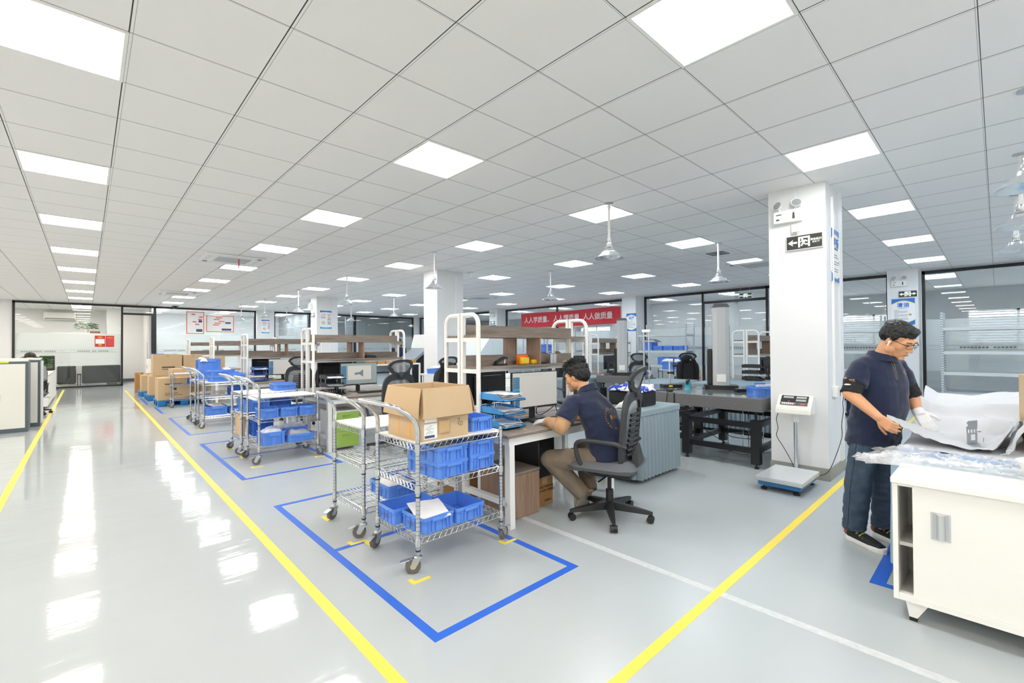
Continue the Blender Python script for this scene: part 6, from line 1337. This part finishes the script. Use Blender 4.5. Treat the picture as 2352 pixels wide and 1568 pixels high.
# ===== seated man at the nearest desk =====
P2 = thing('person', 'seated man in navy shirt and khaki trousers working at the nearest desk', 'person', (0, 0, 0))
hc = V((2.93, 2.357, 1.112)); Mh = M.Translation(hc) @ frame((-.18, .98, 0)) @ M.Rotation(R(-16), 4, 'X')
f = V((-.06, 1, 0)).normalized(); rr_ = V((1, .06, 0))
hip = V((3.01, 2.10, .49)); nk = V((2.95, 2.275, 1.005))
shL, elL, wrL, knL_ = V((2.795, 2.30, .905)), V((2.70, 2.33, .735)), V((2.765, 2.545, .742)), V((2.785, 2.64, .738)); shR, elR, wrR, knR_ = V((3.125, 2.30, .905)), V((3.21, 2.37, .75)), V((3.14, 2.58, .742)), V((3.10, 2.67, .738))
ax = V((0, -.25, 1)).normalized()
tr2 = [(V((3.01, 2.10, .44)), rr_, f, .16, .115), (V((3.01, 2.115, .55)), rr_, f, .15, .115), (V((3.0, 2.15, .70)), rr_, f, .15, .11), (V((2.98, 2.20, .84)), rr_, f, .16, .105), (V((2.965, 2.245, .94)), rr_, f, .14, .08), (V((2.955, 2.265, .985)), rr_, f, .07, .06)]
kL, aL, kR, aR = V((2.775, 2.515, .435)), V((2.90, 2.30, .19)), V((3.18, 2.50, .44)), V((3.09, 2.36, .17)); hL, hR = V((2.92, 2.14, .475)), V((3.10, 2.14, .475))
h1 = hand_prims(wrL, knL_-wrL, (0, 0, -1), (.28, .3, .32, .36), 1, .92); h2 = hand_prims(wrR, knR_-wrR, (0, 0, -1), (.3, .32, .34, .38), -1, .92)
body = head_prims(Mh, .98)+[('c', nk-z*.04, Mh @ V((0, -.022, -.06)), .058, .053), ('l', tr2), ('c', shL, elL, .05, .042), ('c', elL, wrL, .043, .027), ('c', shR, elR, .05, .042), ('c', elR, wrR, .043, .027), ('c', hL, kL, .078, .056), ('c', kL, aL, .055, .038), ('c', hR, kR, .078, .056), ('c', kR, aR, .055, .038)]+h1+h2
mo('body', blob(body, .0045, 4), MSK, P2)
R4 = Mh.to_3x3().to_4x4(); hair = [('e', Mh @ V((0, -.016, .063)), (.083, .100, .068), R4), ('e', Mh @ V((0, -.056, .012)), (.076, .060, .076), R4), ('e', Mh @ V((0, .06, .09)), (.066, .034, .036), R4)]
for k in (-1, 1): hair.append(('e', Mh @ V((k*.066, -.02, .03)), (.016, .05, .045), R4))
ho = mo('hair', blob(hair, .0045, 2, lambda c: .006*NZ.noise(c*60)+.005*NZ.noise(c*120)), MHR, P2)
b = B(); rq = random.Random(4)
for k in range(330):        # short spiky tufts over the crown
    a = rq.random()*2*PI; t = rq.random()**.7*1.25; q = V((math.sin(t)*math.cos(a)*.078, -.012+math.sin(t)*math.sin(a)*.096, .066+math.cos(t)*.062)); n = V((q.x*1.3, (q.y+.012)*1.1+.035, (q.z-.03)*1.5)).normalized(); L = .02+.018*rq.random()
    n = (n+V((rq.random()-.5, rq.random()-.5, rq.random()-.3))*.7).normalized(); b.tube([Mh @ q, Mh @ (q+n*L*.6), Mh @ (q+n*L+V((0, .006, 0)))], [.0042, .003, .0004], 4)
b.build('tufts', MHR, ho); facebits(P2, Mh, False)
st2 = [(V((3.01, 2.095, .455)), rr_, f, .17, .125), (V((3.01, 2.11, .56)), rr_, f, .168, .132), (V((3.003, 2.145, .70)), rr_, f, .168, .128), (V((2.985, 2.195, .83)), rr_, f, .178, .122), (V((2.97, 2.235, .92)), rr_, f, .165, .098), (V((2.96, 2.258, .975)), rr_, f, .10, .078), (V((2.955, 2.268, 1.005)), rr_, f, .072, .064)]
mL, mR = shL.lerp(elL, .72), shR.lerp(elR, .72)
shirt = blob([('l', st2), ('c', shL+V((.025, 0, 0)), mL, .072, .078, 1), ('c', shR-V((.025, 0, 0)), mR, .072, .078, 1), ('e', (shL+V(st2[4][0]))/2, (.09, .075, .06)), ('e', (shR+V(st2[4][0]))/2, (.09, .075, .06))], .0065, 5, wr(.012, 6, 6, (1, 1, 1.6)))
so = mo('polo_shirt', shirt, MSHIRT, P2)
col = B(); rings = []
for dz, ex in ((.0, .066), (.03, .061), (.032, .066), (-.012, .086), (-.016, .082)):
    ring = []
    for j in range(24): a = 2*PI*j/24; ca, sa = math.cos(a), math.sin(a); ring.append(V((2.953, 2.272, 1.005))+rr_*ex*ca+f*(ex*sa)+z*(dz+.0-.03*sa))
    rings.append(ring)
col.loft(rings, False).build('collar', MSHIRT, so, 60)
bd = V((.1, -1, .25)).normalized(); bo = V((2.99, 2.06, .80)); word = 'Everything & C'
for i, ch in enumerate(word):
    if ch == ' ': continue
    a = R(205-i*13.5); q = text_mesh(ch, .026, extrude=0); q.transform(M.Translation((.078*math.cos(a), .078*math.sin(a), 0)) @ M.Rotation(a-PI/2, 4, 'Z')); decal(q, shirt, bo, -bd, z, so, MGOL, 'back_letter')
for i, ch in enumerate('An In'):
    if ch == ' ': continue
    a = R(222+i*12); q = text_mesh(ch, .026, extrude=0); q.transform(M.Translation((.082*math.cos(a), .082*math.sin(a), 0)) @ M.Rotation(a+PI/2, 4, 'Z')); decal(q, shirt, bo, -bd, z, so, MGOL, 'back_letter')
decal(poly_mesh([(-.03, .024), (-.018, -.02), (-.004, .002), (.004, .024), (-.012, .018)]), shirt, bo, -bd, z, so, MGOL, 'back_logo'); decal(text_mesh('NCC', .026, extrude=0), shirt, bo+V((.03, 0, 0)), -bd, z, so, MGOL, 'back_logo')
for a_, e_, w_ in ((mL, elL, wrL), (mR, elR, wrR)):
    mo('long_sleeve', blob([('c', a_-(e_-a_)*.6, e_, .062, .058), ('c', e_, w_-(w_-e_)*.03, .058, .040, 1)], .006, 4, wr(.006, 15, 3, (1, 1, 1))), MTAN, P2)
mo('glove', blob(hand_prims(wrL, knL_-wrL, (0, 0, -1), (.28, .3, .32, .36), 1, .92, .0022)+[('c', wrL-(wrL-elL)*.16, wrL+(knL_-wrL)*.2, .033, .031, 0)], .0042, 3), MGLV, P2)
mo('glove', blob(hand_prims(wrR, knR_-wrR, (0, 0, -1), (.3, .32, .34, .38), -1, .92, .0022)+[('c', wrR-(wrR-elR)*.16, wrR+(knR_-wrR)*.2, .033, .031, 0)], .0042, 3), MGLV, P2)
kj = [('l', [(V((3.01, 2.10, .42)), rr_, f, .165, .118), (V((3.01, 2.10, .52)), rr_, f, .155, .115)])]
for h_, k_, a_ in ((hL, kL, aL), (hR, kR, aR)): kj += [('c', h_, k_, .092, .076), ('c', k_, a_+(a_-k_)*.07, .076, .062, 1)]
to = mo('khaki_trousers', blob(kj, .0065, 5, wr(.008, 8, 9, (1.3, 1, 1))), MKH, P2); B().box(2.835, 2.30, .528, 2.855, 2.345, .545).build('pocket_label', MBLK, to)
m2 = (pm('shoe_beige', 'b5a48f', .8), pm('sole_grey', '9a948a', .6), pm('heel_cream', 'd9cfc0', .7), MPAP)
for hh, tt in (((2.915, 2.27, .215), (2.945, 2.345, .012)), ((3.09, 2.33, .20), (3.10, 2.41, .012))): shoe(P2, hh, tt, (.1, 1, .35), m2, hgt=.07)
# ===== people half hidden in the background =====
def simple_person(lb, x, y, rz, seated, hairc, top, longhair=False, bow=20, bottoms=None, zoff=0):
    o = thing('person', lb, 'person', (x, y, 0), rz); ht = (1.02 if seated else 1.42)+zoff; hcz = V((0, .10, ht+.08)); Mq = M.Translation(hcz) @ M.Rotation(R(-bow), 4, 'X'); R5 = Mq.to_3x3().to_4x4(); sz = ht-.06; hz = .47 if seated else .82
    tr = [(V((0, 0, hz-.05)), V((1, 0, 0)), V((0, 1, 0)), .15, .10), (V((0, .01, hz+.25)), V((1, 0, 0)), V((0, 1, 0)), .14, .10), (V((0, .03, sz-.08)), V((1, 0, 0)), V((0, 1, 0)), .15, .09), (V((0, .045, sz)), V((1, 0, 0)), V((0, 1, 0)), .08, .06)]
    arms = []; legs = []
    for s in (-1, 1):
        S = V((s*.17, .03, sz-.07)); E_ = V((s*.2, .1, sz-.28)); Wt = V((s*.12, .3, sz-.26)); arms.append((S, E_, Wt)); Hp = V((s*.08, 0, hz)); K = V((s*.1, .40, .46)) if seated else V((s*.09, .03, .44)); A = V((s*.1, .38, .08)) if seated else V((s*.09, .0, .08)); legs.append((Hp, K, A))
    bp = head_prims(Mq, .98)+[('c', V((0, .04, sz-.03)), Mq @ V((0, -.02, -.06)), .05, .048), ('l', tr)]
    for s, (S, E_, Wt) in zip((-1, 1), arms): bp += [('c', S, E_, .045, .038), ('c', E_, Wt, .038, .026)]+hand_prims(Wt, (0, 1, -.1), (0, 0, -1), thumb=-s, s=.9)
    for Hp, K, A in legs: bp += [('c', Hp, K, .07, .052), ('c', K, A, .05, .036), ('c', A-z*.045, A+V((0, .13, -.05)), .034, .028)]
    mo('body', blob(bp, .006, 3), MSK, o)
    hp = [('e', Mq @ V((0, -.016, .058)), (.083, .10, .07), R5), ('e', Mq @ V((0, -.055, .0)), (.078, .06, .085), R5)]
    if longhair: hp += [('c', Mq @ V((0, -.075, .0)), V((0, -.05, sz-.12)), .06, .05)]+[('c', Mq @ V((s*.07, -.02, .02)), Mq @ V((s*.075, .0, -.12)), .028, .022) for s in (-1, 1)]
    mo('hair', blob(hp, .006, 3, lambda c: .004*NZ.noise(c*60)), hairc, o)
    cl_ = [('l', [(c, a, b_, w_+.016, q+.016) for c, a, b_, w_, q in tr])]
    for S, E_, Wt in arms: cl_ += [('c', S, E_, .06, .052), ('c', E_, Wt-(Wt-E_)*.1, .05, .038, 1)]
    mo('jacket', blob(cl_, .008, 4, wr(.005, 9, 2)), top, o); pl = [('l', [(c, a, b_, w_+.01, q+.012) for c, a, b_, w_, q in tr[:1]]+[(V((0, 0, hz+.06)), V((1, 0, 0)), V((0, 1, 0)), .152, .112)])]
    for Hp, K, A in legs: pl += [('c', Hp, K, .082, .064), ('c', K, A, .062, .052, 1)]
    mo('trousers', blob(pl, .008, 4, wr(.005, 9, 5)), bottoms or MDEN, o)
    for Hp, K, A in legs: B().box(A.x-.042, A.y-.07, 0, A.x+.042, A.y+.18, .075, .025, None, 2).build('shoe', MBLK, o)
    return o
MHB = pm('hair_brown', '5a3a26', .5, bump=(120, .6, .003))
simple_person('woman with brown hair mostly hidden behind the black monitor, second bench', 3.22, 8.12, R(185), True, MHB, MNAVY, True, 30)
simple_person('woman with black hair in navy standing behind the black measuring machine', 6.95, 12.5, R(160), False, MHR, MNAVY, True, 25)
simple_person('person whose dark hair shows above the monitor behind the steel cabinets', -.84, 13.62, R(180), True, MHR, MGRYM, True, 10, None, .07)
simple_person('person with brown hair seen through the first rack, far bench', 8.95, 7.95, R(190), True, MHB, MNAVY, True, 30)
simple_person('person in jeans mostly hidden between pillar and standing man', 10.3, 2.25, R(200), True, MHR, MBLK, False, 20)
o = thing('stool', 'stool under the person in jeans behind the pillar', 'stool', (10.3, 2.25, 0)); B().cyl((0, 0, .34), (0, 0, .38), .17).build('seat', MBLK, o); B().cyl((0, 0, .02), (0, 0, .34), .03).cyl((0, 0, 0), (0, 0, .02), .18).build('pedestal', MCH, o)
for (x, y, rz, t) in ((3.24, 8.2, R(180), 'mesh chair under the brown-haired woman at the second bench'), (-.84, 13.7, R(180), 'chair under the person behind the steel cabinets'), (8.97, 8.05, R(190), 'chair under the person seen through the first rack')): dup(PROTO['office_chair'], t, (x, y, 0), rz)
